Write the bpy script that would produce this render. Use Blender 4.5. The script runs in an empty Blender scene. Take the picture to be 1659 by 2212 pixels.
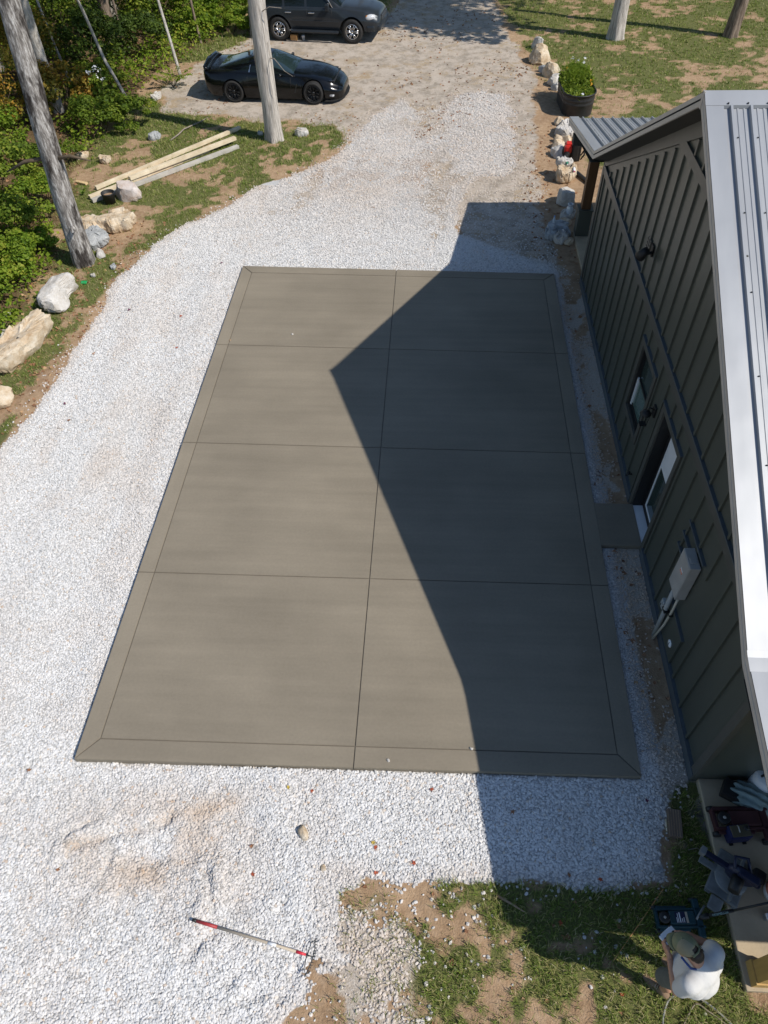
import bpy, bmesh, math, random
import numpy as np
from mathutils import Vector, Matrix, Euler

S = bpy.context.scene
COL = S.collection
R = math.radians

# ------------------------------------------------------------------ camera
cam_d = bpy.data.cameras.new("camera")
cam = bpy.data.objects.new("camera", cam_d)
COL.objects.link(cam)
cam_d.sensor_fit = 'VERTICAL'
cam_d.sensor_height = 24.0
cam_d.lens = 24.0 * 1533.9 / 2212.0
cam_d.clip_start = 0.05
cam_d.clip_end = 2000.0
_r = Vector((0.99819, 0.05418, -0.02602)).normalized()
_f = Vector((-0.05482, 0.64331, -0.76364)).normalized()
_u = _r.cross(_f)
cam.matrix_world = Matrix(((_r.x, _u.x, -_f.x, 4.404), (_r.y, _u.y, -_f.y, -3.3158), (_r.z, _u.z, -_f.z, 8.98), (0, 0, 0, 1)))
S.camera = cam

# ------------------------------------------------------------------ light
SUN = Vector((0.87, -0.365, 1.0)).normalized()
elev = math.asin(SUN.z)
W = bpy.data.worlds.new("World")
S.world = W
W.use_nodes = True
nt = W.node_tree
sky = nt.nodes.new('ShaderNodeTexSky')
sky.sky_type = 'NISHITA'
sky.sun_disc = False
sky.sun_elevation = elev
sky.sun_rotation = math.atan2(SUN.x, SUN.y)
sky.air_density = 1.0
sky.dust_density = 0.2
sky.ozone_density = 2.5
bg = nt.nodes['Background']
bg.inputs['Strength'].default_value = 0.105
nt.links.new(sky.outputs[0], bg.inputs['Color'])
sun_d = bpy.data.lights.new("sun", 'SUN')
sun_d.energy = 3.8
sun_d.angle = R(0.55)
sun_d.color = (1.0, 0.945, 0.86)
sun = bpy.data.objects.new("sun", sun_d)
COL.objects.link(sun)
sun.rotation_euler = SUN.to_track_quat('Z', 'Y').to_euler()
S.view_settings.view_transform = 'Standard'
S.view_settings.look = 'None'
S.view_settings.exposure = 0.30
S.view_settings.gamma = 1.0
S.render.film_transparent = False

# ------------------------------------------------------------------ numeric helpers
rng = np.random.default_rng(7)
random.seed(7)

def hash2(ix, iy, seed):
    n = (ix.astype(np.int64) * 374761393 + iy.astype(np.int64) * 668265263 + seed * 1442695041) & 0xFFFFFFFF
    n = ((n ^ (n >> 13)) * 1274126177) & 0xFFFFFFFF
    n = (n ^ (n >> 16)) & 0xFFFFFFFF
    return n / 4294967295.0

def vnoise(x, y, seed=0):
    ix = np.floor(x); iy = np.floor(y)
    fx = x - ix; fy = y - iy
    fx = fx * fx * (3 - 2 * fx); fy = fy * fy * (3 - 2 * fy)
    a = hash2(ix, iy, seed); b = hash2(ix + 1, iy, seed)
    c = hash2(ix, iy + 1, seed); d = hash2(ix + 1, iy + 1, seed)
    return a + (b - a) * fx + (c - a) * fy + (a - b - c + d) * fx * fy

def fbm(x, y, f=1.0, octs=4, seed=0):
    s = 0; a = 0.5; t = 0
    for o in range(octs):
        s = s + a * vnoise(x * f, y * f, seed + o * 17); t += a
        f *= 2.03; a *= 0.55
    return s / t

def sstep(a, b, x):
    t = np.clip((x - a) / (b - a), 0, 1)
    return t * t * (3 - 2 * t)

def sdf(x, y, poly):
    """signed distance to a polygon, positive inside"""
    d = np.full(x.shape, 1e9); ins = np.zeros(x.shape, bool)
    n = len(poly)
    for i in range(n):
        ax, ay = poly[i]; bx, by = poly[(i + 1) % n]
        ex, ey = bx - ax, by - ay
        wx, wy = x - ax, y - ay
        t = np.clip((wx * ex + wy * ey) / (ex * ex + ey * ey + 1e-12), 0, 1)
        d = np.minimum(d, np.hypot(wx - t * ex, wy - t * ey))
        cond = ((ay <= y) & (by > y)) | ((by <= y) & (ay > y))
        xi = ax + (y - ay) * ex / (ey if abs(ey) > 1e-12 else 1e-12)
        ins ^= cond & (x < xi)
    return np.where(ins, d, -d)

# ------------------------------------------------------------------ mesh helpers
class MB:
    """collects shapes, then links them as ONE mesh object"""
    def __init__(s):
        s.v = []; s.f = []; s.m = []; s.sm = []
    def add(s, V, F, mat=0, smooth=False, M=None):
        o = len(s.v)
        for p in V:
            p = Vector(p)
            if M is not None: p = M @ p
            s.v.append(p)
        for f in F:
            s.f.append(tuple(i + o for i in f)); s.m.append(mat); s.sm.append(smooth)
        return s
    def box(s, lo, hi, mat=0, M=None, bev=0.0):
        x0, y0, z0 = lo; x1, y1, z1 = hi
        if bev <= 0:
            V = [(x0, y0, z0), (x1, y0, z0), (x1, y1, z0), (x0, y1, z0), (x0, y0, z1), (x1, y0, z1), (x1, y1, z1), (x0, y1, z1)]
            F = [(0, 3, 2, 1), (4, 5, 6, 7), (0, 1, 5, 4), (1, 2, 6, 5), (2, 3, 7, 6), (3, 0, 4, 7)]
            return s.add(V, F, mat, False, M)
        bm = bmesh.new()
        bmesh.ops.create_cube(bm, size=1.0)
        bmesh.ops.scale(bm, vec=(x1 - x0, y1 - y0, z1 - z0), verts=bm.verts)
        bmesh.ops.translate(bm, vec=((x0 + x1) / 2, (y0 + y1) / 2, (z0 + z1) / 2), verts=bm.verts)
        bmesh.ops.bevel(bm, geom=list(bm.edges), offset=bev, segments=2, affect='EDGES', profile=0.6)
        bm.verts.index_update()
        s.add([v.co.copy() for v in bm.verts], [[v.index for v in f.verts] for f in bm.faces], mat, False, M)
        bm.free()
        return s
    def tube(s, pts, rad, n=10, mat=0, smooth=True, M=None, caps=True, wob=0.0):
        pts = [Vector(p) for p in pts]
        if not hasattr(rad, '__len__'): rad = [rad] * len(pts)
        V = []; F = []
        ref = Vector((0, 0, 1))
        if abs((pts[1] - pts[0]).normalized().dot(ref)) > 0.9: ref = Vector((1, 0, 0))
        for i, p in enumerate(pts):
            d = (pts[min(i + 1, len(pts) - 1)] - pts[max(i - 1, 0)])
            if d.length < 1e-9: d = Vector((0, 0, 1))
            d.normalize()
            a = d.cross(ref).normalized(); b = d.cross(a)
            ref = -b if False else ref
            for k in range(n):
                t = 2 * math.pi * k / n
                r = rad[i] * (1 + wob * (random.random() - 0.5))
                V.append(p + a * (r * math.cos(t)) + b * (r * math.sin(t)))
        for i in range(len(pts) - 1):
            for k in range(n):
                k2 = (k + 1) % n
                F.append((i * n + k, i * n + k2, (i + 1) * n + k2, (i + 1) * n + k))
        s.add(V, F, mat, smooth, M)
        if caps:
            o = len(s.v)
            base = o - len(V)
            s.f.append(tuple(base + k for k in reversed(range(n)))); s.m.append(mat); s.sm.append(False)
            e = base + (len(pts) - 1) * n
            s.f.append(tuple(e + k for k in range(n))); s.m.append(mat); s.sm.append(False)
        return s
    def lathe(s, prof, n=24, mat=0, smooth=True, M=None):
        V = []; F = []
        for r, z in prof:
            for k in range(n):
                t = 2 * math.pi * k / n
                V.append((r * math.cos(t), r * math.sin(t), z))
        for i in range(len(prof) - 1):
            for k in range(n):
                k2 = (k + 1) % n
                F.append((i * n + k, i * n + k2, (i + 1) * n + k2, (i + 1) * n + k))
        return s.add(V, F, mat, smooth, M)
    def prism(s, poly, h0, h1, mat=0, M=None):
        n = len(poly)
        V = [(p[0], p[1], h0) for p in poly] + [(p[0], p[1], h1) for p in poly]
        F = [tuple(reversed(range(n))), tuple(range(n, 2 * n))] + [(i, (i + 1) % n, n + (i + 1) % n, n + i) for i in range(n)]
        return s.add(V, F, mat, False, M)
    def quad(s, a, b, c, d, mat=0, M=None):
        return s.add([a, b, c, d], [(0, 1, 2, 3)], mat, False, M)
    def ball(s, c, r, mat=0, M=None, n=2):
        bm = bmesh.new(); bmesh.ops.create_icosphere(bm, subdivisions=n, radius=1.0)
        if not hasattr(r, '__len__'): r = (r, r, r)
        V = [(v.co.x * r[0] + c[0], v.co.y * r[1] + c[1], v.co.z * r[2] + c[2]) for v in bm.verts]
        F = [[v.index for v in f.verts] for f in bm.faces]
        bm.free()
        return s.add(V, F, mat, True, M)
    def build(s, name, mats, parent=None, bevel=0.0, fix=True):
        me = bpy.data.meshes.new(name)
        me.from_pydata([tuple(v) for v in s.v], [], s.f)
        if not isinstance(mats, (list, tuple)): mats = [mats]
        for m in mats: me.materials.append(m)
        me.polygons.foreach_set('material_index', s.m)
        me.polygons.foreach_set('use_smooth', s.sm)
        if fix:
            bm = bmesh.new(); bm.from_mesh(me)
            bmesh.ops.recalc_face_normals(bm, faces=bm.faces)
            bm.to_mesh(me); bm.free()
        me.update()
        o = bpy.data.objects.new(name, me)
        COL.objects.link(o)
        if parent is not None: o.parent = parent
        if bevel > 0:
            b = o.modifiers.new('bevel', 'BEVEL'); b.width = bevel; b.segments = 2; b.limit_method = 'ANGLE'
        return o

def npmesh(name, V, F, mats, attrs=None, parent=None, smooth=False, matidx=None):
    """V (n,3), F (m,k) arrays; attrs: name -> per-vertex float array"""
    me = bpy.data.meshes.new(name)
    V = np.ascontiguousarray(V, np.float32); F = np.ascontiguousarray(F, np.int32)
    m, k = F.shape
    me.vertices.add(len(V)); me.vertices.foreach_set('co', V.ravel())
    me.loops.add(m * k); me.loops.foreach_set('vertex_index', F.ravel())
    me.polygons.add(m)
    me.polygons.foreach_set('loop_start', np.arange(0, m * k, k, dtype=np.int32))
    me.polygons.foreach_set('loop_total', np.full(m, k, np.int32))
    me.polygons.foreach_set('use_smooth', np.full(m, smooth, bool))
    if not isinstance(mats, (list, tuple)): mats = [mats]
    for mm in mats: me.materials.append(mm)
    if matidx is not None: me.polygons.foreach_set('material_index', np.asarray(matidx, np.int32))
    for an, av in (attrs or {}).items():
        a = me.attributes.new(an, 'FLOAT', 'POINT')
        a.data.foreach_set('value', np.asarray(av, np.float32))
    me.update(calc_edges=True)
    o = bpy.data.objects.new(name, me)
    COL.objects.link(o)
    if parent is not None: o.parent = parent
    return o

def empty(name, loc=(0, 0, 0), rz=0.0):
    o = bpy.data.objects.new(name, None)
    o.empty_display_size = 0.2
    COL.objects.link(o)
    o.location = loc; o.rotation_euler = (0, 0, rz)
    return o

def tag(o, label=None, cat=None, group=None, kind=None):
    if label: o['label'] = label
    if cat: o['category'] = cat
    if group: o['group'] = group
    if kind: o['kind'] = kind
    return o

def copy_tree(o, parent=None):
    c = o.copy(); COL.objects.link(c)
    if parent is not None: c.parent = parent
    for ch in list(o.children): copy_tree(ch, c)
    return c

# ------------------------------------------------------------------ material helpers
def newmat(name):
    m = bpy.data.materials.new(name); m.use_nodes = True
    n = m.node_tree.nodes; l = m.node_tree.links
    return m, n, l, n['Principled BSDF']

def nd(n, t, **kw):
    x = n.new(t)
    for k, v in kw.items():
        if k in x.inputs: x.inputs[k].default_value = v
        else: setattr(x, k, v)
    return x

def ramp(n, stops):
    r = n.new('ShaderNodeValToRGB')
    e = r.color_ramp.elements
    while len(e) < len(stops): e.new(0.5)
    for i, (p, c) in enumerate(stops):
        e[i].position = p; e[i].color = (*c, 1) if len(c) == 3 else c
    return r

def pbr(name, col, rough=0.6, metal=0.0, var=0.12, scale=6.0, bump=0.0, bscale=None, stretch=None, spec=0.5, coat=0.0, col2=None, detail=6.0):
    """painted / plain surface with some mottling and bump"""
    m, n, l, b = newmat(name)
    tc = n.new('ShaderNodeTexCoord')
    mp = n.new('ShaderNodeMapping')
    l.new(tc.outputs['Object'], mp.inputs[0])
    if stretch: mp.inputs['Scale'].default_value = stretch
    nz = nd(n, 'ShaderNodeTexNoise', Scale=scale, Detail=detail, Roughness=0.6)
    l.new(mp.outputs[0], nz.inputs['Vector'])
    c0 = [max(0, c * (1 - var)) for c in col]; c1 = [min(1, c * (1 + var)) for c in (col2 or col)]
    r = ramp(n, [(0.3, c0), (0.7, c1)])
    l.new(nz.outputs['Fac'], r.inputs[0]); l.new(r.outputs[0], b.inputs['Base Color'])
    b.inputs['Roughness'].default_value = rough
    b.inputs['Metallic'].default_value = metal
    b.inputs['Specular IOR Level'].default_value = spec
    if coat: b.inputs['Coat Weight'].default_value = coat; b.inputs['Coat Roughness'].default_value = 0.05
    if bump:
        nb = nd(n, 'ShaderNodeTexNoise', Scale=bscale or scale * 4, Detail=5.0)
        l.new(mp.outputs[0], nb.inputs['Vector'])
        bp = nd(n, 'ShaderNodeBump', Strength=bump, Distance=0.02)
        l.new(nb.outputs['Fac'], bp.inputs['Height']); l.new(bp.outputs[0], b.inputs['Normal'])
    return m
# ================================================================== ground masks (metres, world)
WG = [(-4.2, -9), (-3.5, 3), (-3.31, 5.37), (-3.2, 6.43), (-3.08, 7.89), (-2.93, 9.49), (-2.91, 11.14), (-2.64, 12.15), (-1.96, 13.6), (-1.0, 14.82), (-.31, 15.86), (.61, 16.7), (1.5, 17.7), (1.99, 18.98), (2.43, 20.7), (3.41, 21.99), (3.9, 21.2), (4.77, 21.3), (5.2, 22.4), (6, 22.73), (6.89, 22.32), (7.03, 20.99), (6.95, 19), (6.8, 17.2), (6.5, 16.5), (5.75, 16.5), (5.35, 15.9), (5.1, 14.6), (5.2, 13.4), (6.3, 12.6), (7.3, 12.0), (7.45, 8), (7.5, 4.6), (7.5, -.16), (7.3, -.7), (7.26, -1.11), (6.56, -1.2), (5.29, -1.16), (4.65, -1.24), (4.22, -1.38), (3.79, -1.23), (3.35, -1.2), (3.31, -1.45), (3.49, -1.77), (3.46, -2.25), (3.3, -2.55), (3.0, -2.75), (2.7, -9)]
DRIVE = [(1.99, 18.98), (1.55, 20.2), (-1.67, 20.6), (-4.2, 21.3), (-5, 22.8), (-3.9, 25.8), (-2.9, 27.6), (-2.4, 29.0), (1.6, 29.6), (2.6, 31), (3.2, 34), (3.4, 60), (3.4, 130), (6.9, 130), (6.9, 60), (6.72, 33), (7.36, 27.5), (7.7, 23.7), (7.5, 20.3), (7.3, 16.0), (7.2, 13.3), (7.5, 11.6), (6.3, 11.6), (5, 13), (4.9, 15), (5.5, 16.6), (3, 19)]
FOREST = [(-4.47, 33.26), (-3.9, 29.5), (-5.0, 26.5), (-5.5, 23.5), (-5.9, 21.57), (-6.1, 19.05), (-5.6, 15.5), (-5.2, 13.0), (-4.75, 11.5), (-5.0, 9.81), (-6.5, 6), (-8, -12), (-120, -12), (-120, 130), (3.0, 130), (2.6, 60), (2.2, 36), (-1.5, 34)]
LAWN = [(7.0, 33), (7.2, 30), (7.6, 27.4), (8.3, 24), (8.8, 21), (9.0, 17.5), (9.3, 14.5), (12, 12.5), (30, 10), (130, 8), (130, 130), (7.2, 130), (7.1, 60)]
VERGE = [(-4.6, 5), (-3.4, 5), (-3.2, 8), (-3.0, 11), (-1.9, 13.7), (0.6, 16.8), (2.0, 19.0), (1.6, 20.3), (-1.7, 20.6), (-4.3, 21.3), (-5.0, 23.5), (-6.2, 21.5), (-6.3, 17), (-5.0, 13), (-4.8, 10)]
YARD = [(2.9, -2.7), (3.4, -2.4), (3.5, -1.8), (3.35, -1.2), (4.2, -1.3), (5.3, -1.1), (7.3, -1.1), (7.5, -.1), (7.95, .1), (8.0, -2.3), (40, -2.3), (40, -40), (2.4, -40), (2.6, -6)]
DUST = [(3.55, -1.75), (3.95, -1.72), (4.25, -1.9), (4.3, -2.3), (4.45, -2.7), (4.3, -3.6), (3.75, -3.4), (3.9, -2.6), (3.62, -2.2)]
def blob(x, y, cx, cy, rx, ry, ang=0.0):
    c, s = math.cos(ang), math.sin(ang)
    u = ((x - cx) * c + (y - cy) * s) / rx; v = (-(x - cx) * s + (y - cy) * c) / ry
    return np.exp(-(u * u + v * v))
def bare_spots(x, y):
    """places where the white gravel has been driven off"""
    b = 0.95 * blob(x, y, 1.0, 15.4, 0.30, 1.0, -0.15) + 0.6 * blob(x, y, 0.3, 14.4, 0.3, 0.35)
    b = b + 0.9 * blob(x, y, 4.55, 15.3, 0.35, 1.0, 0.05) + 0.75 * blob(x, y, 4.5, 13.6, 0.35, 0.8) + 0.8 * blob(x, y, 4.9, 17.0, 0.5, 0.8)
    b = b + 0.7 * blob(x, y, 4.2, 20.6, 0.55, 1.2, 0.2)
    return b
def masks(x, y):
    n1 = fbm(x, y, 0.9, 4, 3) - 0.5
    n2 = fbm(x, y, 4.0, 3, 9) - 0.5
    n3 = fbm(x, y, 0.35, 3, 21) - 0.5
    g = sdf(x, y, WG) + (0.35 * n1 + 0.5 * n1 * sstep(17, 20, y) + .5 * n2 * sstep(15, 19, y)) * sstep(2, 14, y) + 0.16 * n2 + 0.1 * n1 + (1.1 * n1 + .6 * n2) * blob(x, y, 3.4, -2, .7, 1.5)
    gravel = sstep(-0.12, 0.10, g)
    far = sstep(12.0, 16.0, y) * sstep(-0.8, 1.5, x + 0.0)
    gravel = gravel * (1 - 0.55 * far * sstep(-0.1, 0.25, n1 + 0.6 * n2 + 0.1))
    gravel = gravel * np.clip(1 - bare_spots(x, y) * (0.8 + 1.6 * n2), 0, 1)
    # thin strip beside the wall: gravel thins out towards the house
    st = sstep(7.2, 7.75, x) * sstep(11.6, 11.2, y) * sstep(-0.5, 0.1, y)
    gravel = gravel * (1 - st * np.clip(0.40 + 1.5 * n1 + 0.7 * n2, 0, .85))
    dust = sstep(-0.3, 0.22, sdf(x, y, DUST) + 0.9 * n2 + 0.5 * n1)
    drive = np.maximum(sstep(-0.35, 0.25, sdf(x, y, DRIVE) + 0.9 * n1 + 0.25 * n2), np.clip(bare_spots(x, y) * 2, 0, 1) * .9)
    forest = sstep(-0.6, 0.4, sdf(x, y, FOREST) + 1.2 * n1)
    lawn = sstep(-0.5, 0.4, sdf(x, y, LAWN) + 0.9 * n1)
    verge = sstep(-0.4, 0.3, sdf(x, y, VERGE) + 0.3 * n1)
    yard = sstep(-0.12, 0.2, sdf(x, y, YARD) + 0.25 * n2)
    grass = lawn * sstep(-0.22, 0.16, n1 * 0.6 + 0.45 * n3 + 0.55 * n2 + 0.045)
    fx = sstep(3.3, 7.6, x)
    gy = yard * sstep(-0.20, 0.18, n1 * 0.55 + 0.85 * n2 - 0.01 + 0.20 * fx) * (0.5 + 0.5 * sstep(3.4, 4.6, x)) * (1 - 0.7 * dust)
    gv = verge * sstep(-0.16, 0.15, n1 * 0.75 + 0.6 * n2 + 0.035 + 0.16 * blob(x, y, -3.8, 20.3, 1.8, 1.6) + 0.17 * blob(x, y, -1.5, 18.5, 1.3, 1.0) + 0.1 * blob(x, y, -3.4, 8.5, .7, 3))
    edge = sstep(0.35, 0.0, np.abs(sdf(x, y, WG))) * sstep(14, 12, y) * sstep(0, 2, y) * sstep(-2.2, -2.8, x)
    grass = np.maximum(np.maximum(grass, gy), gv * (1 - 0.4 * edge))
    # grass on the far verge behind the cars, left of the drive
    bank = sstep(-0.3, 0.5, 4.0 - np.abs(y - 29.5)) * sstep(-2.0, -3.2, x) * sstep(-6.2, -5.2, x)
    bank2 = sstep(29.2, 30.2, y) * sstep(34.5, 33.5, y) * sstep(3.0, 2.0, x) * sstep(-5, -4, x)
    grass = np.maximum(grass, np.maximum(bank, bank2 * 0.8) * sstep(-0.2, 0.1, n1 + 0.12))
    grass = grass * (1 - gravel) * (1 - drive * 0.96)
    litter = np.clip(forest * 0.9 + drive * sstep(0.03, 0.2, n1 * 0.4 + n2 * 0.7 + 0.04 * blob(x, y, -0.2, 23.5, 3, 2.4) + 0.14 * blob(x, y, 1.4, 29, 1.6, 1.5) + 0.1 * blob(x, y, 7.2, 27, .6, 4)) * 0.35, 0, 1)
    dust = np.maximum(dust, sstep(7.15, 7.32, x) * sstep(11.6, 11.2, y) * sstep(-0.5, 0.1, y) * (.95 - .8 * sstep(-.03, .12, n1 * .7 + n2 * .4)))
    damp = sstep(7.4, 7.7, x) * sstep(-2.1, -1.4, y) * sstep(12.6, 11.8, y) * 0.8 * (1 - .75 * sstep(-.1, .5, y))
    return dict(gravel=gravel, dust=dust, drive=drive * (1 - forest), forest=forest, grass=grass, litter=litter, damp=damp)
SLAB = [(-.028, -.057), (7.209, .04), (7.26, 11.498), (.012, 11.755)]
BASE = -0.085
FURROWS = [([(0.14, -0.98), (0.32, -0.83), (0.45, -0.78)], .05, .028), ([(0.28, -1.09), (0.56, -1.03), (0.64, -0.93), (0.96, -0.87), (1.24, -0.79), (1.37, -0.69)], .065, .04), ([(0.77, -1.35), (0.78, -1.18), (0.81, -1.11)], .045, .03), ([(1.98, -1.3), (2.07, -1.46), (2.1, -1.69)], .05, .03),
           ([(1.94, -2.13), (2.02, -2.01), (2.15, -1.95)], .05, .04), ([(2.87, -1.65), (2.97, -1.54)], .035, .03), ([(-0.83, -0.59), (-0.69, -0.43), (-0.6, -0.17)], .045, .03), ([(0.23, -1.25), (0.36, -1.17)], .03, .03), ([(3.0, -2.46), (3.1, -2.28), (3.26, -2.12)], .03, .035), ([(2.42, -2.39), (2.64, -2.15)], .03, .03), ([(2.4, -2.6), (2.75, -2.45)], .03, .03)]
def seg_d(x, y, pts):
    d = np.full(x.shape, 1e9)
    for (ax, ay), (bx, by) in zip(pts[:-1], pts[1:]):
        ex, ey = bx - ax, by - ay
        t = np.clip(((x - ax) * ex + (y - ay) * ey) / (ex * ex + ey * ey), 0, 1)
        d = np.minimum(d, np.hypot(x - ax - t * ex, y - ay - t * ey))
    return d
def relief(x, y):
    h = BASE + 0.045 * (fbm(x, y, 0.45, 3, 31) - 0.5) + 0.018 * (fbm(x, y, 3.0, 3, 37) - 0.5)
    # raked-up gravel in the foreground: a shallow pit with a lip, and shovel marks
    k = sstep(1.0, -0.5, y) * sstep(3.4, 2.6, x)
    h = h + k * (0.10 * (fbm(x * 1.0 + y * 0.7, y * 1.6 - x * .4, 1.6, 3, 41) - 0.5) + 0.045 * (fbm(x * 1.4 + y, y * 1.4 - x, 3.2, 3, 47) - .5))
    h = h + 0.05 * blob(x, y, 0.75, -0.65, 0.5, 0.22, 0.5) - 0.05 * blob(x, y, 1.25, -0.98, 0.5, 0.28, 0.35)
    h = h + 0.04 * blob(x, y, 2.05, -1.6, 0.3, 0.12, 0.9) - 0.035 * blob(x, y, 2.25, -1.75, 0.3, 0.12, 0.9)
    h = h + 0.03 * blob(x, y, 2.1, -1.2, 0.08, 0.4, 0.1)
    if np.any((y < 0.2) & (x < 3.6)):
        xn = x + .13 * (fbm(x, y, 4.0, 3, 43) - .5); yn = y + .13 * (fbm(x, y, 4.0, 3, 44) - .5)
        for pts, dep, wd in FURROWS:
            d = seg_d(xn, yn, pts); wq = wd * 1.5; kq = .35 + 1.1 * fbm(x, y, 5.0, 2, 45); h = h - .62 * dep * kq * np.exp(-(d / wq) ** 2) + .35 * dep * np.exp(-((d - 2.4 * wq) / (1.6 * wq)) ** 2)
    # tyre ruts running along the left side of the slab
    k2 = sstep(-0.2, -0.5, x) * sstep(-0.5, 1.0, y) * sstep(13, 11, y)
    h = h + k2 * 0.022 * np.sin(x * 4.1 + 0.25 * y + 2.2 * fbm(x, y, .3, 2, 51))
    # tyre tread pressed in the clay near the rake
    tr = blob(x, y, 3.62, -2.55, 0.26, 0.6, 0.0)
    h = h + tr * 0.012 * 2.2 * np.sin((y + 0.35 * x) * 46.0)
    # the yard clods
    h = h + 0.03 * sstep(3.3, 3.8, x) * sstep(-1.2, -1.5, y) * sstep(8.0, 7.6, x) * (fbm(x, y, 5.0, 3, 61) - 0.45)
    s = sdf(x, y, SLAB)
    h = np.where(s > -0.02, np.minimum(h, -0.095), h)
    hs = (x > 7.82) & (x < 30) & (y > -2.3) & (y < 14.5)
    h = np.where(hs, np.minimum(h, -0.07), h)
    return h

# ------------------------------------------------------------------ ground material
def ground_mat():
    m, n, l, b = newmat("ground_surface")
    geo = n.new('ShaderNodeNewGeometry')
    pos = geo.outputs['Position']
    def at(nm):
        a = n.new('ShaderNodeAttribute'); a.attribute_name = nm; return a.outputs['Fac']
    def noise(scale, detail=5.0, rough=0.62):
        x = nd(n, 'ShaderNodeTexNoise', Scale=scale, Detail=detail, Roughness=rough); l.new(pos, x.inputs['Vector']); return x.outputs['Fac']
    def mix(f, a, c):
        x = n.new('ShaderNodeMix'); x.data_type = 'RGBA'
        l.new(f, x.inputs[0]); l.new(a, x.inputs[6]); l.new(c, x.inputs[7]); return x.outputs[2]
    def colramp(f, stops):
        r = ramp(n, stops); l.new(f, r.inputs[0]); return r.outputs[0]
    def fac(a, nz, amt, lo, hi):
        s1 = nd(n, 'ShaderNodeMath', operation='MULTIPLY_ADD'); s1.inputs[1].default_value = amt
        l.new(nz, s1.inputs[0]); l.new(a, s1.inputs[2])
        r = nd(n, 'ShaderNodeMapRange', interpolation_type='SMOOTHSTEP')
        r.inputs['From Min'].default_value = lo + amt * 0.5; r.inputs['From Max'].default_value = hi + amt * 0.5
        l.new(s1.outputs[0], r.inputs['Value']); return r.outputs[0]
    big = noise(1.3); mid = noise(9.0); fine = noise(45.0); vfine = noise(160.0, 3.0)
    soil = colramp(mid, [(0.28, (.25, .165, .10)), (0.5, (.43, .305, .195)), (0.72, (.57, .43, .30))])
    soil2 = colramp(big, [(0.35, (.24, .14, .075)), (0.65, (.44, .29, .17))])
    soil = mix(vfine, soil, soil2)
    drv = colramp(fine, [(0.3, (.35, .30, .25)), (0.5, (.52, .455, .39)), (0.7, (.64, .585, .52))])
    drv2 = colramp(mid, [(0.35, (.42, .33, .245)), (0.65, (.53, .46, .385))])
    drv = mix(big, drv, drv2); drv = mix(fac(noise(2.6, 6.0, .7), fine, .3, .45, .60), drv, colramp(mid, [(0.3, (.27, .225, .175)), (0.7, (.44, .385, .325))])); drv = mix(fac(noise(1.1, 6.0, .7), mid, .4, .52, .66), drv, colramp(fine, [(0.3, (.29, .21, .13)), (0.7, (.50, .40, .28))]))
    stone = colramp(vfine, [(0.3, (.36, .355, .35)), (0.55, (.58, .57, .56)), (0.75, (.72, .71, .70))])
    dustc = colramp(fine, [(0.3, (.38, .31, .24)), (0.7, (.60, .54, .47))])
    green = colramp(fine, [(0.3, (.075, .085, .028)), (0.55, (.14, .15, .05)), (0.75, (.30, .23, .11))])
    litc = colramp(fine, [(0.3, (.05, .04, .02)), (0.5, (.13, .09, .048)), (0.7, (.28, .18, .10))])
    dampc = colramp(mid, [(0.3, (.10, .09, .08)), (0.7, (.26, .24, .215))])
    c = soil
    c = mix(fac(at('drive'), mid, 0.5, .3, .7), c, drv)
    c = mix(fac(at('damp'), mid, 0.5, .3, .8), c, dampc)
    c = mix(fac(at('dust'), fine, 0.6, .3, .7), c, dustc)
    c = mix(fac(at('grass'), mid, 0.5, .35, .75), c, green)
    c = mix(fac(at('litter'), fine, 0.9, .4, .62), c, litc)
    c = mix(fac(at('gravel'), vfine, 0.5, .3, .6), c, stone)
    l.new(c, b.inputs['Base Color'])
    b.inputs['Roughness'].default_value = 0.95
    b.inputs['Specular IOR Level'].default_value = 0.15
    bp = nd(n, 'ShaderNodeBump', Strength=0.7, Distance=0.03)
    l.new(fine, bp.inputs['Height'])
    bp2 = nd(n, 'ShaderNodeBump', Strength=0.5, Distance=0.01)
    l.new(vfine, bp2.inputs['Height']); l.new(bp.outputs[0], bp2.inputs['Normal'])
    l.new(bp2.outputs[0], b.inputs['Normal'])
    return m

def axis(segs):
    out = []
    for a, c, s in segs: out.append(np.arange(a, c - 1e-6, s))
    out.append([segs[-1][1]])
    return np.concatenate(out)
gx = axis([(-600, -60, 60), (-60, -14, 2.0), (-14, -4.5, .12), (-4.5, 8.6, .055), (8.6, 20, .14), (20, 60, 2.0), (60, 600, 60)])
gy_ = axis([(-600, -40, 40), (-40, -6, 1.0), (-6, -3.4, .2), (-3.4, 1.0, .045), (1.0, 16, .08), (16, 35, .11), (35, 70, 1.0), (70, 800, 60)])
XX, YY = np.meshgrid(gx, gy_)
xx, yy = XX.ravel(), YY.ravel()
mk = masks(xx, yy)
zz = relief(xx, yy)
nxg, nyg = len(gx), len(gy_)
idx = np.arange(nxg * nyg).reshape(nyg, nxg)
FF = np.stack([idx[:-1, :-1], idx[:-1, 1:], idx[1:, 1:], idx[1:, :-1]], -1).reshape(-1, 4)
ground = npmesh("ground", np.stack([xx, yy, zz], -1), FF, ground_mat(), {k: mk[k] for k in mk}, smooth=True)
tag(ground, kind='structure')
def gz(x, y):
    return float(relief(np.array([float(x)]), np.array([float(y)]))[0])

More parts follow.
